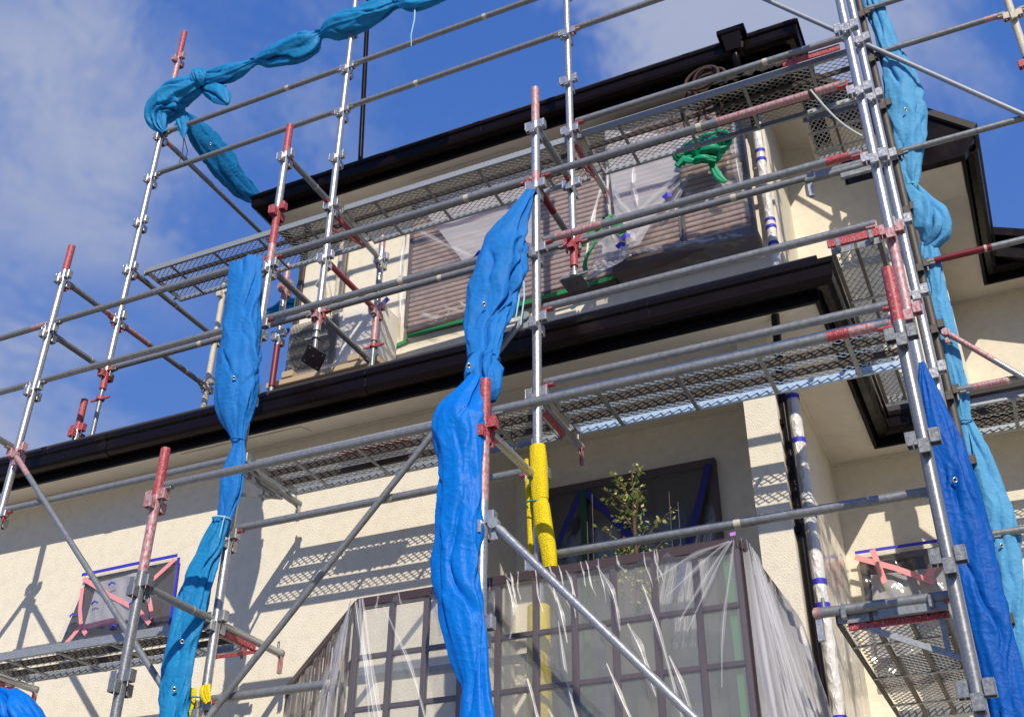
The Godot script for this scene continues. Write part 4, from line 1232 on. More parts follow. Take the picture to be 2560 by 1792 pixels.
	roll(t, "net_tail", M.net_green, [[-1.23, 5.25, -5.85, 0.06], [-1.22, 5.16, -5.85, 0.05], [-1.19, 5.06, -5.85, 0.06], [-1.15, 5.01, -5.86, 0.03]], {"seed": 95, "amp": 0.35})
	# side wall and inner corner, second window
	t = thing("masking_film", "thin film hanging over the side wall beside the wrapped pipe", "masking film", Vector3(-0.88, 2.0, -6.0))
	sheet(t, "film", M.film_clear, Vector3(-0.885, 0.4, -5.45), Vector3(-0.885, 0.4, -6.93), Vector3(-0.885, 2.62, -6.9), Vector3(-0.885, 2.62, -5.45), 60, 50, 0.02, 6.0, 0.8, 55)
	t = thing("masking_film", "shiny film with pink tape over the window near the inner corner", "masking film", Vector3(-0.5, 2.4, -6.9))
	sheet(t, "film", M.film_clear, Vector3(-0.84, 1.85, -6.87), Vector3(-0.05, 1.85, -6.87), Vector3(-0.05, 2.67, -6.90), Vector3(-0.83, 2.67, -6.90), 60, 50, 0.03, 8.0, 5.0, 65)
	sheet(t, "inner_film", M.film_milky, Vector3(-0.80, 2.0, -6.86), Vector3(-0.25, 2.0, -6.86), Vector3(-0.28, 2.5, -6.88), Vector3(-0.76, 2.52, -6.88), 40, 40, 0.03, 8.0, 5.0, 66)
	for q in [[[-0.83, 2.63], [-0.60, 2.52], [-0.40, 2.40]], [[-0.72, 2.66], [-0.70, 2.56], [-0.68, 2.44]], [[-0.46, 2.42], [-0.30, 2.56]]]:
		strip(t, "pink_tape", M.tape_pink, q.map(func(e): return Vector3(e[0], e[1], -6.84)), 0.035, fz, 0.004)
	strip(t, "purple_tape", M.tape_blue, [Vector3(-0.83, 2.67, -6.88), Vector3(-0.05, 2.665, -6.88)], 0.02, fz, 0.004)

	# yellow pads
	t = thing("foam_pad", "yellow foam pad tied to the galvanised post above the balcony", "foam pad", Vector3(COL_G, 2.2, ROW2))
	roll(t, "pad", M.foam_yellow, [[-1.913, 2.478, -4.40, 0.078], [-1.906, 2.40, -4.395, 0.084], [-1.900, 2.28, -4.39, 0.084], [-1.897, 2.20, -4.39, 0.080], [-1.894, 2.178, -4.39, 0.070], [-1.892, 2.16, -4.39, 0.080], [-1.880, 2.07, -4.385, 0.082], [-1.862, 1.98, -4.38, 0.078], [-1.850, 1.89, -4.38, 0.070], [-1.848, 1.85, -4.385, 0.066]], {"plain": true, "seed": 101, "amp": 0.05, "twist": 0.0, "ratio": 0.9})
	roll(t, "pad_flap", M.foam_yellow, [[-1.985, 2.44, -4.43, 0.02], [-1.975, 2.3, -4.43, 0.03], [-1.968, 2.1, -4.43, 0.026], [-1.962, 1.9, -4.43, 0.024]], {"plain": true, "seed": 103, "amp": 0.1, "ratio": 0.8})
	roll(t, "lower_pad", M.foam_yellow, [[-1.93, 1.70, -4.44, 0.10], [-1.93, 1.3, -4.44, 0.11], [-1.925, 0.8, -4.44, 0.11]], {"plain": true, "seed": 104, "amp": 0.05, "twist": 0.0, "ratio": 1.0})
	ring(t, "cord", M.cord_teal, Vector3(-1.925, 2.18, -4.405) - t.position, Vector3(0.05, 1, 0), 0.05, 0.004)
	t = thing("foam_pad", "torn yellow foam scraps tied to the post under the teal tarp", "foam pad", Vector3(COL_C, 1.5, ROW2))
	roll(t, "scrap", M.foam_yellow, [[-3.79, 1.53, -4.40, 0.05], [-3.79, 1.47, -4.40, 0.06], [-3.80, 1.38, -4.40, 0.04]], {"seed": 105, "amp": 0.2})
	roll(t, "scrap", M.foam_yellow, [[-3.70, 1.53, -4.39, 0.05], [-3.69, 1.49, -4.38, 0.06], [-3.66, 1.44, -4.38, 0.03]], {"seed": 106, "amp": 0.2})
	roll(t, "scrap", M.foam_yellow, [[-3.68, 1.38, -4.39, 0.03], [-3.68, 1.30, -4.38, 0.04]], {"seed": 107, "amp": 0.2})
	ring(t, "cord", M.cord_teal, Vector3(-3.74, 1.475, -4.42) - t.position, Vector3(0.1, 1, 0), 0.055, 0.004)


# ------------------------------------------------------------------ house
func run(g: MB, path: Array, poly: Array, caps := true) -> void:
	# extrude a counter-clockwise outline of (outward, height) along a wall line of (x, z)
	var offs := []
	for i in path.size():
		var o := Vector2.ZERO
		var outs := []
		if i > 0:
			var d: Vector2 = (path[i] - path[i - 1]).normalized()
			outs.append(Vector2(-d.y, d.x))
		if i < path.size() - 1:
			var d: Vector2 = (path[i + 1] - path[i]).normalized()
			outs.append(Vector2(-d.y, d.x))
		o = outs[0] if outs.size() == 1 else outs[0] + outs[1]
		if outs.size() == 2 and outs[0].dot(outs[1]) > 0.5:
			o = outs[0]
		offs.append(o)
	var at := func(i: int, q: Vector2) -> Vector3:
		return Vector3(path[i].x + offs[i].x * q.x, q.y, path[i].y + offs[i].y * q.x)
	for i in path.size() - 1:
		for k in poly.size():
			var p: Vector2 = poly[k]
			var q: Vector2 = poly[(k + 1) % poly.size()]
			g.quad(at.call(i, p), at.call(i + 1, p), at.call(i + 1, q), at.call(i, q))
	if caps:
		for e in 2:
			var i := 0 if e == 0 else path.size() - 1
			for k in range(1, poly.size() - 1):
				var a: Vector3 = at.call(i, poly[0])
				var b: Vector3 = at.call(i, poly[k])
				var c: Vector3 = at.call(i, poly[k + 1])
				if e == 0:
					g.tri(a, b, c)
				else:
					g.tri(a, c, b)


func eaves(h: Node3D, path: Array, top: float, seams: Array) -> void:
	var y := top - 3.41
	var V := func(a: float, b: float) -> Vector2: return Vector2(a, b + y)
	var g := MB.new()
	run(g, path, [V.call(0.345, 3.30), V.call(0.36, 3.283), V.call(0.40, 3.278), V.call(0.428, 3.29), V.call(0.438, 3.31), V.call(0.438, 3.375), V.call(0.452, 3.382), V.call(0.452, 3.41), V.call(0.440, 3.412), V.call(0.430, 3.395), V.call(0.426, 3.32), V.call(0.405, 3.292), V.call(0.365, 3.295), V.call(0.352, 3.31), V.call(0.352, 3.40), V.call(0.345, 3.40)])
	part(g, "gutter", M.dark_brown, h)
	var f := MB.new()
	run(f, path, [V.call(0.318, 3.236), V.call(0.340, 3.236), V.call(0.340, 3.425), V.call(0.318, 3.425)])
	run(f, path, [V.call(0.340, 3.300), V.call(0.3445, 3.300), V.call(0.3445, 3.318), V.call(0.340, 3.318)])
	part(f, "fascia", M.black_brown, h)
	var s := MB.new()
	run(s, path, [V.call(-0.06, 3.345), V.call(0.317, 3.262), V.call(0.317, 3.282), V.call(-0.06, 3.372)])
	part(s, "soffit", M.soffit_board, h)
	var c := MB.new()
	run(c, path, [V.call(0.001, 3.318), V.call(0.022, 3.314), V.call(0.022, 3.3265), V.call(0.001, 3.331)])
	part(c, "cornice_trim", M.soffit_board, h)
	for q in seams:      # sleeves where lengths of gutter join: x of the joint on the first long run
		var j := MB.new()
		run(j, [Vector2(q - 0.03, path[q_run(path)].y), Vector2(q + 0.03, path[q_run(path)].y)], [V.call(0.36, 3.279), V.call(0.40, 3.274), V.call(0.431, 3.286), V.call(0.4415, 3.308), V.call(0.4415, 3.374), V.call(0.4555, 3.381), V.call(0.4555, 3.413), V.call(0.44, 3.414), V.call(0.434, 3.39), V.call(0.43, 3.32), V.call(0.40, 3.286)])
		part(j, "gutter_sleeve", M.dark_brown, h)


func q_run(path: Array) -> int:
	for i in path.size() - 1:
		if absf(path[i].x - path[i + 1].x) > 0.5:
			return i
	return 0


func build_house() -> void:
	var h := thing("house", "cream rendered house with dark brown eaves under repair behind the scaffold", "house")
	var V2 := func(a: float, b: float) -> Vector2: return Vector2(a, b)
	# walls
	var w := MB.new()
	w.span(Vector3(-9.5, -1.6, -5.38), Vector3(-5.50, 3.36, -5.2))
	w.span(Vector3(-4.74, -1.6, -5.38), Vector3(-2.75, 3.36, -5.2))
	w.span(Vector3(-5.50, 2.64, -5.38), Vector3(-4.74, 3.36, -5.2))
	w.span(Vector3(-5.50, -1.6, -5.38), Vector3(-4.74, 2.17, -5.2))
	w.span(Vector3(-2.75, -1.6, -5.38), Vector3(-1.07, 0.66, -5.2))
	part(w, "front_wall", M.stucco, h)
	w = MB.new()
	w.span(Vector3(-2.93, 0.66, -6.1), Vector3(-2.75, 3.36, -5.38))
	w.span(Vector3(-2.75, 0.66, -6.1), Vector3(-1.07, 3.36, -5.98))
	part(w, "recess_wall", M.stucco, h)
	w = MB.new()
	w.span(Vector3(-2.75, 3.335, -5.98), Vector3(-1.07, 3.37, -5.18))
	part(w, "recess_ceiling", M.soffit_board, h)
	w = MB.new()
	w.span(Vector3(-1.07, -1.6, -6.96), Vector3(-0.9, 3.36, -5.2))
	part(w, "side_wall", M.stucco, h)
	w = MB.new()
	w.span(Vector3(-4.835, 3.5, -6.4), Vector3(-0.895, 6.14, -6.2))
	w.span(Vector3(-1.07, 3.37, -7.14), Vector3(-0.895, 6.14, -6.4))
	w.span(Vector3(-4.835, 3.5, -9.4), Vector3(-4.65, 6.14, -6.4))
	part(w, "upper_wall", M.stucco, h)
	w = MB.new()
	w.span(Vector3(-0.9, -1.6, -7.14), Vector3(5.0, 3.36, -6.96))
	part(w, "wing_wall", M.stucco, h)
	w = MB.new()
	w.span(Vector3(-0.895, 3.37, -7.14), Vector3(0.056, 5.30, -6.965))
	w.span(Vector3(-0.895, 5.30, -7.14), Vector3(-0.12, 5.60, -6.965))
	w.span(Vector3(-0.895, 5.60, -7.14), Vector3(-0.47, 6.14, -6.965))
	w.span(Vector3(-0.12, 3.37, -8.5), Vector3(0.056, 5.30, -7.14))
	w.span(Vector3(-0.12, 3.37, -8.68), Vector3(5.0, 5.55, -8.5))
	part(w, "upper_wing_wall", M.stucco, h)
	# slim corner trims
	w = MB.new()
	w.cbox(Vector3(-4.845, 5.0, -6.19), Vector3(0.05, 2.2, 0.03), 0.004)
	part(w, "corner_strip", M.brown_metal, h)
	w = MB.new()
	w.cbox(Vector3(-4.88, 5.0, -6.20), Vector3(0.02, 2.2, 0.02), 0.004)
	part(w, "green_masking", M.tape_green, h)
	# eaves
	eaves(h, [V2.call(-9.5, -5.2), V2.call(-0.9, -5.2), V2.call(-0.9, -6.96), V2.call(5.0, -6.96)], 3.41, [-7.2, -5.15, -3.2, -1.45])
	eaves(h, [V2.call(-4.70, -9.4), V2.call(-4.70, -6.2), V2.call(-0.94, -6.2), V2.call(-0.94, -9.4)], 6.19, [-4.3, -3.0, -1.75, -1.30, -0.75])
	eaves(h, [V2.call(0.02, -6.57), V2.call(0.02, -8.5), V2.call(5.0, -8.5)], 5.40, [])
	# perforated soffit vents
	var sl := Basis(Vector3.RIGHT, atan2(0.083, 0.377))
	var v := MB.new()
	v.box(Vector3(-4.22, 3.2925, -5.04), Vector3(0.92, 0.004, 0.13), sl)
	part(v, "vent_strip", M.vent_board, h)
	v = MB.new()
	v.box(Vector3(-3.25, 6.0765, -6.06), Vector3(0.92, 0.004, 0.10), sl)
	part(v, "vent_strip", M.vent_board, h)
	# roofs
	var rf := MB.new()
	var slope := func(g: MB, x0: float, x1: float, z0: float, y0: float, z1: float, y1: float, th := 0.05):
		var a := Vector3(x0, y0, z0)
		var b := Vector3(x1, y0, z0)
		var c := Vector3(x1, y1, z1)
		var d := Vector3(x0, y1, z1)
		var t := Vector3(0, th, 0)
		g.quad(a + t, b + t, c + t, d + t)
		g.quad(d, c, b, a)
		g.quad(a, b, b + t, a + t)
		g.quad(b, c, c + t, b + t)
		g.quad(c, d, d + t, c + t)
		g.quad(d, a, a + t, d + t)
	slope.call(rf, -9.5, -4.86, -4.81, 3.43, -9.4, 5.2)
	slope.call(rf, -4.86, -0.9, -4.81, 3.43, -6.195, 3.98)
	slope.call(rf, -0.9, -0.53, -4.81, 3.43, -6.6, 3.46)
	slope.call(rf, -0.5, 5.0, -6.58, 3.43, -6.96, 3.58)
	slope.call(rf, 0.056, 5.0, -6.96, 3.58, -8.49, 4.2)
	part(rf, "lower_roof", M.roof_slate, h)
	rf = MB.new()
	slope.call(rf, -5.14, -0.51, -5.81, 6.215, -9.4, 7.35)
	part(rf, "upper_roof", M.roof_slate, h)
	# gable end of the wing roof, falling away from the main house
	var gb := MB.new()
	var pl := PackedVector2Array([Vector2(-0.50, 5.97), Vector2(-0.04, 5.525), Vector2(0.02, 5.215), Vector2(0.36, 5.215), Vector2(0.44, 5.33), Vector2(0.44, 5.40), Vector2(-0.50, 6.26)])
	var ti := Geometry2D.triangulate_polygon(pl)
	for k in range(0, ti.size(), 3):
		var q := [pl[ti[k]], pl[ti[k + 1]], pl[ti[k + 2]]]
		if (q[1] - q[0]).cross(q[2] - q[0]) < 0:
			q = [q[0], q[2], q[1]]
		gb.tri(Vector3(q[0].x, q[0].y, -6.50), Vector3(q[1].x, q[1].y, -6.50), Vector3(q[2].x, q[2].y, -6.50))
		gb.tri(Vector3(q[0].x, q[0].y, -6.56), Vector3(q[2].x, q[2].y, -6.56), Vector3(q[1].x, q[1].y, -6.56))
	for k in pl.size():
		var a: Vector2 = pl[k]
		var b: Vector2 = pl[(k + 1) % pl.size()]
		gb.quad(Vector3(a.x, a.y, -6.50), Vector3(a.x, a.y, -6.56), Vector3(b.x, b.y, -6.56), Vector3(b.x, b.y, -6.50))
	part(gb, "gable_board", M.dark_brown, h)
	gb = MB.new()
	gb.span(Vector3(0.02, 5.235, -6.965), Vector3(0.33, 5.265, -6.56))
	part(gb, "rake_soffit", M.soffit_board, h)
	gb = MB.new()
	gb.quad(Vector3(-0.50, 5.985, -6.56), Vector3(-0.50, 5.985, -6.97), Vector3(-0.06, 5.555, -6.97), Vector3(-0.06, 5.555, -6.56))
	part(gb, "rake_slope", M.soffit_board, h)
	gb = MB.new()
	var sx := Vector3(0.96, -0.89, 0).normalized()
	gb.box(Vector3(-0.03, 5.875, -7.9), Vector3(1.36, 0.05, 2.86), Basis(sx, Vector3(0.89, 0.96, 0).normalized(), Vector3(0, 0, 1)))
	part(gb, "wing_roof", M.roof_slate, h)
	gb = MB.new()
	var rk := Vector3(1.0, -0.42, 0).normalized()
	gb.box(Vector3(1.62, 4.98, -8.02), Vector3(2.9, 0.20, 0.04), Basis(rk, Vector3(0.42, 1.0, 0).normalized(), Vector3(0, 0, 1)))
	gb.box(Vector3(1.64, 5.07, -7.98), Vector3(2.9, 0.07, 0.10), Basis(rk, Vector3(0.42, 1.0, 0).normalized(), Vector3(0, 0, 1)))
	part(gb, "rake_board", M.dark_brown, h)
	# flat trim strip on the upper wing wall
	gb = MB.new()
	gb.box(Vector3(-0.30, 4.86, -6.955), Vector3(0.70, 0.05, 0.016), Basis(Vector3(1, -0.06, 0).normalized(), Vector3(0.06, 1, 0).normalized(), Vector3(0, 0, 1)))
	part(gb, "wall_bracket", M.plate_zinc, h)
	# small window
	var wn := part(_frame(Vector3(-5.12, 2.405, -5.24), 0.76, 0.47, 0.035, 0.06), "window", M.window_frame, h)
	var p := MB.new()
	p.span(Vector3(-5.48, 2.19, -5.28), Vector3(-4.76, 2.62, -5.27))
	part(p, "pane", M.window_dark, wn)
	p = MB.new()      # added dark backing sheet that widens the pane, proud of the wall
	p.quad(Vector3(-5.56, 2.115, -5.14), Vector3(-4.705, 2.14, -5.185), Vector3(-4.735, 2.645, -5.19), Vector3(-5.485, 2.635, -5.19))
	p.quad(Vector3(-5.485, 2.635, -5.194), Vector3(-4.735, 2.645, -5.194), Vector3(-4.705, 2.14, -5.189), Vector3(-5.56, 2.115, -5.144))
	part(p, "pane_backing", M.backing_dark, wn)
	p = MB.new()
	p.cbox(Vector3(-5.12, 2.405, -5.25), Vector3(0.03, 0.42, 0.03), 0.004)
	part(p, "sash", M.window_frame, wn)
	# recess window
	wn = part(_frame(Vector3(-2.02, 2.12, -5.955), 1.18, 1.82, 0.05, 0.05), "window", M.window_frame, h)
	p = MB.new()
	p.span(Vector3(-2.60, 1.22, -5.972), Vector3(-1.44, 3.02, -5.962))
	part(p, "pane", M.window_dark, wn)
	p = MB.new()
	p.cbox(Vector3(-2.02, 2.12, -5.95), Vector3(0.05, 1.72, 0.04), 0.004)
	part(p, "sash", M.window_frame, wn)
	# window near the inner corner
	wn = part(_frame(Vector3(-0.42, 2.25, -6.94), 0.80, 0.80, 0.04, 0.05), "window", M.window_frame, h)
	p = MB.new()
	p.span(Vector3(-0.81, 1.86, -6.958), Vector3(-0.03, 2.64, -6.948))
	part(p, "pane", M.window_dark, wn)
	p = MB.new()
	p.cbox(Vector3(-0.42, 2.25, -6.935), Vector3(0.04, 0.72, 0.03), 0.004)
	part(p, "sash", M.window_frame, wn)
	# shutters of the upper floor, slat by slat
	shutter(h, -3.74, -2.90, 4.70, 5.92, -6.14)
	shutter(h, -2.86, -2.06, 4.70, 5.92, -6.14)
	shutter(h, -2.01, -1.53, 4.74, 5.92, -6.02)
	shutter(h, -1.49, -1.04, 4.70, 5.92, -6.02)
	var bx := MB.new()
	bx.cbox(Vector3(-1.525, 4.665, -6.10), Vector3(1.02, 0.09, 0.20), 0.006)
	part(bx, "shutter_track", M.window_frame, h)
	bx = MB.new()
	bx.cbox(Vector3(-1.525, 5.95, -6.10), Vector3(1.02, 0.06, 0.20), 0.006)
	part(bx, "shutter_box", M.window_frame, h)
	bx = MB.new()
	bx.cbox(Vector3(-2.90, 4.67, -6.165), Vector3(1.70, 0.05, 0.07), 0.006)
	part(bx, "shutter_track", M.window_frame, h)
	# hopper of the upper gutter
	var hp := MB.new()
	hp.cbox(Vector3(-0.948, 6.20, -5.74), Vector3(0.20, 0.05, 0.16), 0.006)
	var q0 := [Vector3(-1.02, 6.175, -5.67), Vector3(-0.876, 6.175, -5.67), Vector3(-0.876, 6.175, -5.81), Vector3(-1.02, 6.175, -5.81)]
	var q1 := [Vector3(-1.0, 6.03, -5.69), Vector3(-0.892, 6.03, -5.69), Vector3(-0.892, 6.03, -5.79), Vector3(-1.0, 6.03, -5.79)]
	for k in 4:
		hp.quad(q1[k], q1[(k + 1) % 4], q0[(k + 1) % 4], q0[k])
	hp.quad(q1[3], q1[2], q1[1], q1[0])
	part(hp, "rain_hopper", M.dark_brown, h)
	hp = MB.new()
	hp.tube([Vector3(-0.946, 6.04, -5.74), Vector3(-0.946, 5.96, -5.74), Vector3(-0.943, 5.90, -5.80), Vector3(-0.938, 5.82, -6.02), Vector3(-0.937, 5.76, -6.10), Vector3(-0.937, 5.66, -6.12)], 0.030, -1, 16)
	part(hp, "drain_elbow", M.dark_brown, h)
	hp = MB.new()
	hp.tube([Vector3(-0.875, -1.5, -5.262), Vector3(-0.875, 3.0, -5.262), Vector3(-0.84, 3.2, -5.14), Vector3(-0.80, 3.29, -4.95)], 0.022, -1, 12)
	for y in [0.8, 1.5, 2.2, 2.8]:
		hp.box(Vector3(-0.888, y, -5.262), Vector3(0.02, 0.03, 0.07))
	part(hp, "drain_pipe", M.dark_brown, h)
	# cream pipes on the upper wall beside the air conditioner
	hp = MB.new()
	hp.tube([Vector3(-4.43, 6.1, -6.16), Vector3(-4.43, 4.9, -6.16), Vector3(-4.40, 4.8, -6.12)], 0.035, -1, 14)
	hp.tube([Vector3(-4.60, 5.32, -6.10), Vector3(-4.56, 5.34, -6.08), Vector3(-4.51, 5.30, -6.09), Vector3(-4.49, 5.2, -6.11), Vector3(-4.48, 4.8, -6.11)], 0.028, -1, 12)
	part(hp, "wall_conduit", M.cream_paint, h)


func _frame(c: Vector3, w: float, hgt: float, bar: float, dep: float) -> MB:
	var g := MB.new()
	g.cbox(c + Vector3(0, hgt * 0.5 - bar * 0.5, 0), Vector3(w, bar, dep), 0.004)
	g.cbox(c - Vector3(0, hgt * 0.5 - bar * 0.5, 0), Vector3(w, bar, dep), 0.004)
	g.cbox(c + Vector3(w * 0.5 - bar * 0.5, 0, 0), Vector3(bar, hgt - bar * 2, dep - 0.004), 0.004)
	g.cbox(c - Vector3(w * 0.5 - bar * 0.5, 0, 0), Vector3(bar, hgt - bar * 2, dep - 0.004), 0.004)
	return g


func shutter(h: Node3D, x0: float, x1: float, y0: float, y1: float, z: float) -> void:
	var fr := MB.new()
	for x in [x0 - 0.012, x1 + 0.012]:
		fr.cbox(Vector3(x, (y0 + y1) * 0.5, z - 0.01), Vector3(0.03, y1 - y0, 0.07), 0.003)
	var s := part(fr, "shutter", M.window_frame, h)
	var b := MB.new()      # one slat: bowed outward with a groove under it
	var pr := []
	for k in 6:
		var a := -PI * 0.42 + PI * 0.84 * k / 5
		pr.append(Vector2(0.011 * cos(a), 0.0205 * sin(a) / sin(PI * 0.42) * 0.9))
	var wd := x1 - x0
	for k in 5:
		var p: Vector2 = pr[k]
		var q: Vector2 = pr[k + 1]
		b.quad(Vector3(0, p.y, p.x), Vector3(wd, p.y, p.x), Vector3(wd, q.y, q.x), Vector3(0, q.y, q.x))
	b.quad(Vector3(0, -0.0225, -0.008), Vector3(wd, -0.0225, -0.008), Vector3(wd, -0.018, pr[0].x), Vector3(0, -0.018, pr[0].x))
	b.quad(Vector3(0, 0.018, pr[5].x), Vector3(wd, 0.018, pr[5].x), Vector3(wd, 0.0225, -0.008), Vector3(0, 0.0225, -0.008))
	var m := b.mesh()
	var y := y0 + 0.0225
	while y < y1:
		part(m, "slat", M.shutter_brown, s, Vector3(x0, y, z))
		y += 0.045


func build_balcony() -> void:
	var t := thing("balcony", "balcony with brown grid railing and frosted panes wrapped in film", "balcony", Vector3(-1.8, 0.7, -4.6))
	var o := t.position
	var fl := MB.new()
	fl.span(Vector3(-2.70, 0.52, -5.2) - o, Vector3(-0.93, 0.66, -4.12) - o)
	part(fl, "floor_slab", M.stucco, t)
	var sides := [[Vector3(-2.684, 0, -4.15), Vector3(-0.945, 0, -4.15), 10], [Vector3(-3.78, 0, -5.19), Vector3(-2.70, 0, -4.165), 8], [Vector3(-0.945, 0, -4.17), Vector3(-0.945, 0, -5.18), 6]]
	var rows := [1.70, 1.476, 1.25, 1.02, 0.79, 0.60]
	for sd in sides:
		var a: Vector3 = sd[0]
		var b: Vector3 = sd[1]
		var n: int = sd[2]
		var u := (b - a).normalized()
		var nn := u.cross(Vector3.UP)
		var bs := Basis(u, Vector3.UP, nn)
		var len := (b - a).length()
		var tr := MB.new()
		tr.cbox(Vector3.ZERO, Vector3(len + 0.02, 0.045, 0.05), 0.006, bs)
		part(tr, "top_rail", M.brown_metal, t, (a + b) * 0.5 + Vector3(0, 1.722, 0) - o)
		for k in range(1, rows.size()):
			var hr := MB.new()
			hr.cbox(Vector3.ZERO, Vector3(len, 0.022, 0.022), 0.003, bs)
			part(hr, "bar", M.brown_metal, t, (a + b) * 0.5 + Vector3(0, rows[k], 0) - o)
		var vb := MB.new()
		vb.cbox(Vector3.ZERO, Vector3(0.024, 1.14, 0.030), 0.003, bs)
		var vm := vb.mesh()
		for k in n + 1:
			part(vm, "bar", M.brown_metal, t, a.lerp(b, float(k) / n) + Vector3(0, 1.13, 0) + nn * 0.001 - o)
		var cw := len / n
		for j in rows.size() - 1:
			var pn := MB.new()
			var hh: float = rows[j] - rows[j + 1]
			pn.box(Vector3.ZERO, Vector3(cw - 0.026, hh - 0.024, 0.004), bs)
			var pm := pn.mesh()
			for k in n:
				part(pm, "pane", M.panel_frosted, t, a.lerp(b, (k + 0.5) / n) + Vector3(0, (rows[j] + rows[j + 1]) * 0.5, 0) - o)
	# plant
	var pt := thing("potted_plant", "thin shrub with small pale leaves in a pot behind the railing", "plant", Vector3(-1.58, 1.42, -4.75))
	var pot := MB.new()
	pot.tube_r([Vector3(0, -0.76, 0), Vector3(0, 0.16, 0), Vector3(0, 0.18, 0), Vector3(0, 0.23, 0)], [0.10, 0.15, 0.17, 0.17], 20)
	part(pot, "pot", M.pot_grey, pt)
	var st := MB.new()
	var tips := []
	var trunk := [Vector3(0.0, 0.2, 0), Vector3(0.02, 0.45, 0.0), Vector3(0.02, 0.75, 0.01), Vector3(0.02, 1.0, 0.0), Vector3(0.03, 1.06, 0.0)]
	st.tube_r(trunk, [0.012, 0.010, 0.008, 0.004, 0.002], 8)
	for q in [[0.72, 0.22, 0.20], [0.60, 0.16, 0.17], [0.66, -0.13, 0.15], [0.55, -0.17, 0.08], [0.82, -0.10, 0.13], [0.84, 0.08, 0.10], [0.5, 0.08, 0.1], [0.95, -0.05, 0.05], [0.93, 0.04, 0.04], [0.45, -0.16, 0.05], [0.42, 0.12, 0.02], [0.70, 0.06, 0.05], [0.62, -0.06, 0.08], [0.90, -0.11, 0.02], [0.52, 0.0, 0.1], [0.47, -0.05, 0.03], [0.46, 0.06, 0.03]]:
		var a := Vector3(0.02, q[0] - 0.12, 0)
		var b := Vector3(q[1], q[0] + q[2] * 0.35, rng.randf_range(-0.1, 0.1))
		st.tube_r([a, a.lerp(b, 0.5) + Vector3(0, 0.02, 0), b], [0.005, 0.0035, 0.0015], 6)
		for k in 12:
			tips.append(a.lerp(b, rng.randf_range(0.25, 1.08)) + Vector3(rng.randf_range(-0.03, 0.03), rng.randf_range(-0.03, 0.03), rng.randf_range(-0.03, 0.03)))
	for k in 60:
		tips.append(Vector3(0.02 + rng.randf_range(-0.06, 0.06), rng.randf_range(0.45, 1.05), rng.randf_range(-0.06, 0.06)))
	part(st, "stem", M.bark, pt)
	for pass_ in 2:
		var lf := MB.new()
		for q in tips:
			if (rng.randf() < 0.3) != (pass_ == 1):
				continue
			for k in 2:
				var d := Vector3(rng.randf_range(-1, 1), rng.randf_range(-0.6, 1), rng.randf_range(-1, 1)).normalized()
				var s := d.cross(Vector3(rng.randf_range(-1, 1), 1, rng.randf_range(-1, 1))).normalized()
				var l := rng.randf_range(0.018, 0.032)
				var c: Vector3 = q + d * 0.008
				var up := d.cross(s) * 0.003
				lf.quad(c, c + d * l * 0.5 + s * l * 0.36 + up, c + d * l, c + d * l * 0.5 - s * l * 0.36 + up)
		part(lf, "leaves" if pass_ == 0 else "dark_leaves", M.leaf if pass_ == 0 else M.leaf_dark, pt)
	for q in [[-0.19, 0.92], [-0.22, 0.78], [-0.08, 0.62], [0.20, 0.86], [0.24, 0.8]]:
		var sk := MB.new()
		sk.tube([Vector3(q[0], 0.2, 0.02), Vector3(q[0] + 0.004, q[1], 0.02)], 0.0022, -1, 6)
		part(sk, "stake", M.dark_steel, pt)


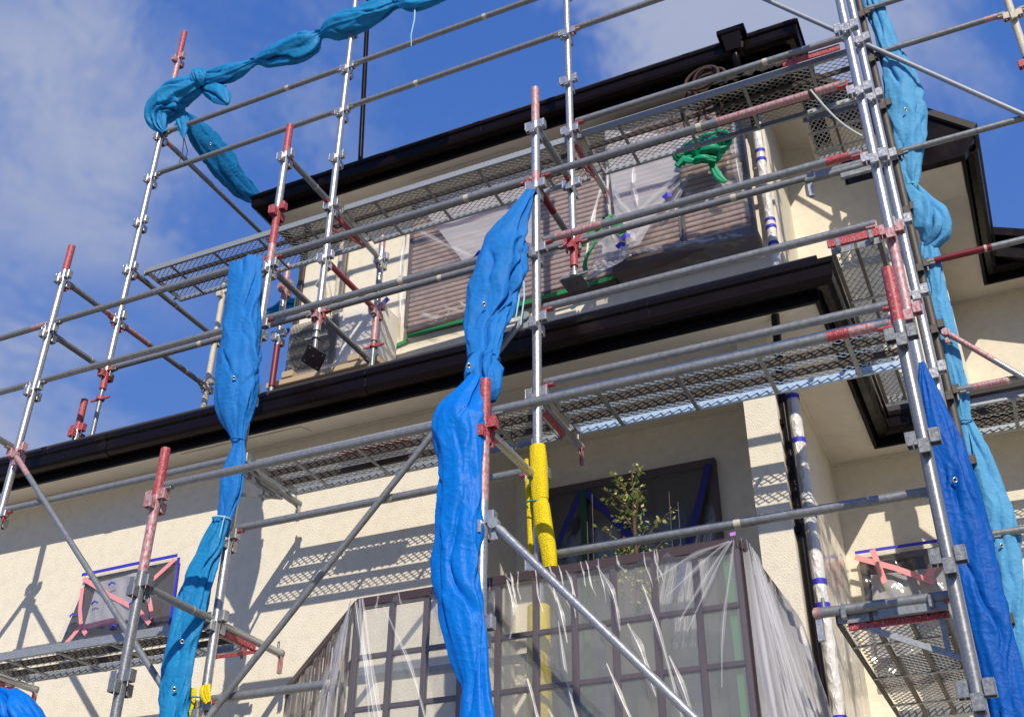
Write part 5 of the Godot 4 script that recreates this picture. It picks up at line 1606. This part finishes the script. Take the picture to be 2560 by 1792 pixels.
func build_small_things() -> void:
	# air conditioner
	var t := thing("air_conditioner", "white air conditioner unit with dark grille on the lower roof", "air conditioner", Vector3(-4.27, 4.33, -6.03))
	var o := t.position
	var b := MB.new()
	b.cbox(Vector3(-4.27, 4.605, -6.05) - o, Vector3(0.84, 0.49, 0.26), 0.012)
	part(b, "body", M.ac_white, t)
	var fan := MB.new()
	fan.tube([Vector3(-4.44, 4.60, -5.918) - o, Vector3(-4.44, 4.60, -5.916) - o], 0.215, -1, 40)
	part(fan, "fan_opening", M.ac_grey, t)
	var gr := MB.new()
	for k in 38:
		gr.box(Vector3(-4.44, 4.382 + k * 0.0118, -5.905) - o, Vector3(0.45, 0.0026, 0.003))
	for k in 34:
		gr.box(Vector3(-4.66 + k * 0.0134, 4.60, -5.902) - o, Vector3(0.0024, 0.44, 0.003))
	part(gr, "grille", M.ac_dark, t)
	var pn := MB.new()
	pn.cbox(Vector3(-4.02, 4.595, -5.915) - o, Vector3(0.31, 0.44, 0.014), 0.004)
	for k in 3:
		pn.box(Vector3(-4.02, 4.50 + k * 0.09, -5.9075) - o, Vector3(0.27, 0.004, 0.003))
	part(pn, "service_panel", M.ac_white, t)
	for x in [-4.58, -4.0]:
		var ft := MB.new()
		ft.cbox(Vector3(x, 4.325, -6.0) - o, Vector3(0.10, 0.06, 0.36), 0.006)
		part(ft, "foot_block", M.timber, t)
	var ps := MB.new()
	for q in [[-4.72, 4.80, 0.02], [-3.83, 4.84, -0.02]]:
		ps.cbox(Vector3(q[0], q[1], -5.93) - o, Vector3(0.07, 0.05, 0.006), 0.002, Basis(Vector3.BACK, 0.7))
	part(ps, "blue_tape", M.tape_blue, t)
	var fm := thing("masking_film", "loose film laid over the air conditioner's end", "masking film", Vector3(-4.0, 4.7, -5.9))
	sheet(fm, "film", M.film_clear, Vector3(-4.2, 4.36, -5.885), Vector3(-3.80, 4.34, -5.885), Vector3(-3.80, 4.88, -5.90), Vector3(-4.2, 4.86, -5.90), 26, 26, 0.012, 6.0, 4.0, 75)
	fold(fm, Vector3(-3.95, 4.87, -5.875), Vector3(-3.83, 4.72, -5.87), 0.008, Vector3.BACK)
	# timber bearers under the unit
	for q in [[-4.28, 4.27, 0.98, "long timber bearer under the air conditioner"]]:
		var bt := thing("timber_bearer", q[3], "timber", Vector3(q[0], q[1], -5.98))
		var g := MB.new()
		g.cbox(Vector3.ZERO, Vector3(q[2], 0.05, 0.30), 0.005)
		part(g, "board", M.timber, bt)
	# wrapped down pipes
	var pipe := func(x: float, z: float, y0: float, y1: float, label: String, bands: Array):
		var pt := thing("wrapped_pipe", label, "down pipe", Vector3(x, y0, z), "down pipes wrapped in film")
		var pts := []
		var rs := []
		var k := 0
		var y := y0
		while y < y1:
			pts.append(Vector3(rng.randf_range(-0.002, 0.002), y - y0, rng.randf_range(-0.002, 0.002)))
			rs.append(0.032 + rng.randf_range(-0.0015, 0.0025))
			y += 0.05
		var g := MB.new()
		g.tube_r(pts, rs, 20)
		part(g, "pipe", M.film_pipe, pt)
		for q in bands:
			var tp := MB.new()
			tp.tube_r([Vector3(0, q - 0.013 - y0, 0), Vector3(0, q + 0.013 - y0, 0)], [0.0356, 0.0358], 20, false)
			part(tp, "tape_band", M.tape_blue, pt)
		for q in [y0 + (y1 - y0) * 0.2, y0 + (y1 - y0) * 0.75]:
			var br := MB.new()
			br.tube([Vector3(0, q - y0, 0), Vector3(-0.06, q - y0, -0.0)], 0.004, -1, 8)
			part(br, "wall_clip", M.cream_paint, pt)
	pipe.call(-0.832, -5.33, -1.5, 3.24, "white film wrapped pipe with blue tape bands beside the balcony", [2.98, 2.72, 2.30, 1.95, 1.83, 1.30, 1.06])
	pipe.call(-0.935, -6.13, 4.05, 5.70, "white film wrapped pipe beside the second shutter", [5.42, 5.34, 4.80, 4.74, 4.60])
	# rope coil and dark net on the upper walkway
	t = thing("rope_coil", "brown rope coil lying on the upper walkway", "rope", Vector3(-1.06, 5.16, -5.18))
	for k in 10:
		var pts := []
		var rx := 0.11 + rng.randf_range(-0.02, 0.02)
		var ry := 0.105 + rng.randf_range(-0.03, 0.02)
		var cc := Vector3(rng.randf_range(-0.05, 0.05), 0.08 + rng.randf_range(-0.02, 0.04), rng.randf_range(-0.06, 0.06))
		for i in 33:
			var a := TAU * i / 32
			pts.append(cc + Vector3(cos(a) * rx, sin(a) * ry, sin(a + k) * 0.03))
		var g := MB.new()
		g.tube(pts, 0.011, -1, 8, false)
		part(g, "rope_loop", M.rope_brown, t)
	for k in 2:
		var hg := MB.new()
		var x := -0.12 + k * 0.14
		hg.tube([Vector3(x, 0.0, 0.0), Vector3(x - 0.05, -0.12, 0.04), Vector3(x - 0.04, -0.24 + k * 0.02, 0.03), Vector3(x + 0.03, -0.26, 0.02), Vector3(x + 0.06, -0.12, 0.0), Vector3(x + 0.03, 0.0, 0.0)], 0.009, -1, 8, false)
		part(hg, "hanging_loop", M.rope_brown, t)
	t = thing("net_pile", "dark folded net heaped on the upper walkway", "net", Vector3(-0.75, 5.12, -5.3))
	var dn := mat("net_dark", Color8(34, 32, 30), 0.9)
	for k in 6:
		var x := -1.0 + k * 0.09
		roll(t, "net_fold", dn, [[x, 5.12, -5.42, 0.14], [x + 0.03, 5.22 + rng.randf_range(-0.03, 0.03), -5.3, 0.20], [x + 0.02, 5.18, -5.18, 0.17], [x, 5.12, -5.1, 0.08]], {"seed": 120 + k, "amp": 0.35, "ratio": 0.6, "steps": 6, "face": Vector3(0, 1, 0)})
	# cable tied to the rail
	t = thing("tied_cable", "thin white cable tied to the red rail end", "cable", Vector3(-0.36, 4.2, ROW2 + 0.02))
	var pts := []
	for k in 13:
		var s := k / 12.0
		pts.append(Vector3(-0.375, 4.21, -4.41).lerp(Vector3(-0.175, 3.79, -4.38), s) + Vector3(0, -0.045 * sin(PI * s), 0) - t.position)
	var cg := MB.new()
	cg.tube(pts, 0.0055, -1, 8)
	part(cg, "cable", M.cable_white, t)
	for k in 3:
		ring(t, "wrap", M.rope_brown, Vector3(-0.385 + k * 0.012, 4.215, ROW2) - t.position, Vector3(1, 0.1, 0).normalized(), 0.026, 0.004)
	# red can on the middle walkway
	t = thing("paint_tray", "rusty red tray lying on the walkway above the sunny wall", "tray", Vector3(-3.02, 2.83, -4.68))
	var tg := MB.new()
	tg.cbox(Vector3(0, 0.02, 0), Vector3(0.42, 0.03, 0.14), 0.006)
	part(tg, "tray", M.red_jerry, t)
	# antenna mast
	t = thing("antenna_mast", "dark mast rising above the upper roof", "mast", Vector3(-4.57, 6.35, -6.5))
	tg = MB.new()
	tg.tube([Vector3(0.01, 0, 0), Vector3(-0.15, 3.4, 0)], 0.024, -1, 14)
	part(tg, "mast", M.dark_brown, t)
	# lamp on the recess ceiling
	t = thing("ceiling_lamp", "small round lamp wrapped in film on the recess ceiling", "lamp", Vector3(-1.42, 3.33, -5.55))
	tg = MB.new()
	tg.tube_r([Vector3(0, 0, 0), Vector3(0, -0.03, 0), Vector3(0, -0.07, 0), Vector3(0, -0.085, 0)], [0.10, 0.11, 0.09, 0.02], 24)
	part(tg, "shade", M.film_pipe, t)


func _ready() -> void:
	rng.seed = 20240611
	var cam := Camera3D.new()
	cam.name = "camera"
	cam.fov = 35.45
	cam.near = 0.05
	cam.far = 400.0
	cam.rotation_order = EULER_ORDER_YXZ
	cam.rotation = Vector3(0.55531, 0.43633, 0.007125)
	add_child(cam)
	cam.current = true
	make_sky()
	var sun := DirectionalLight3D.new()
	sun.name = "sun"
	sun.light_energy = 1.30
	sun.light_color = Color(1.0, 0.955, 0.885)
	sun.light_angular_distance = 0.5
	sun.shadow_enabled = true
	sun.basis = Basis.looking_at(Vector3(-0.575, -0.80, -1.0).normalized(), Vector3.UP)
	add_child(sun)
	make_materials()
	var g := MB.new()
	g.span(Vector3(-150, -1.9, -150), Vector3(150, -1.6, 150))
	structure(g, "ground", M.concrete)
	g = MB.new()
	g.span(Vector3(-150, -1.62, 0.5), Vector3(150, -1.595, 6.5))
	structure(g, "road", M.asphalt)
	build_house()
	build_balcony()
	build_scaffold()
	build_tarps()
	build_film()
	build_small_things()
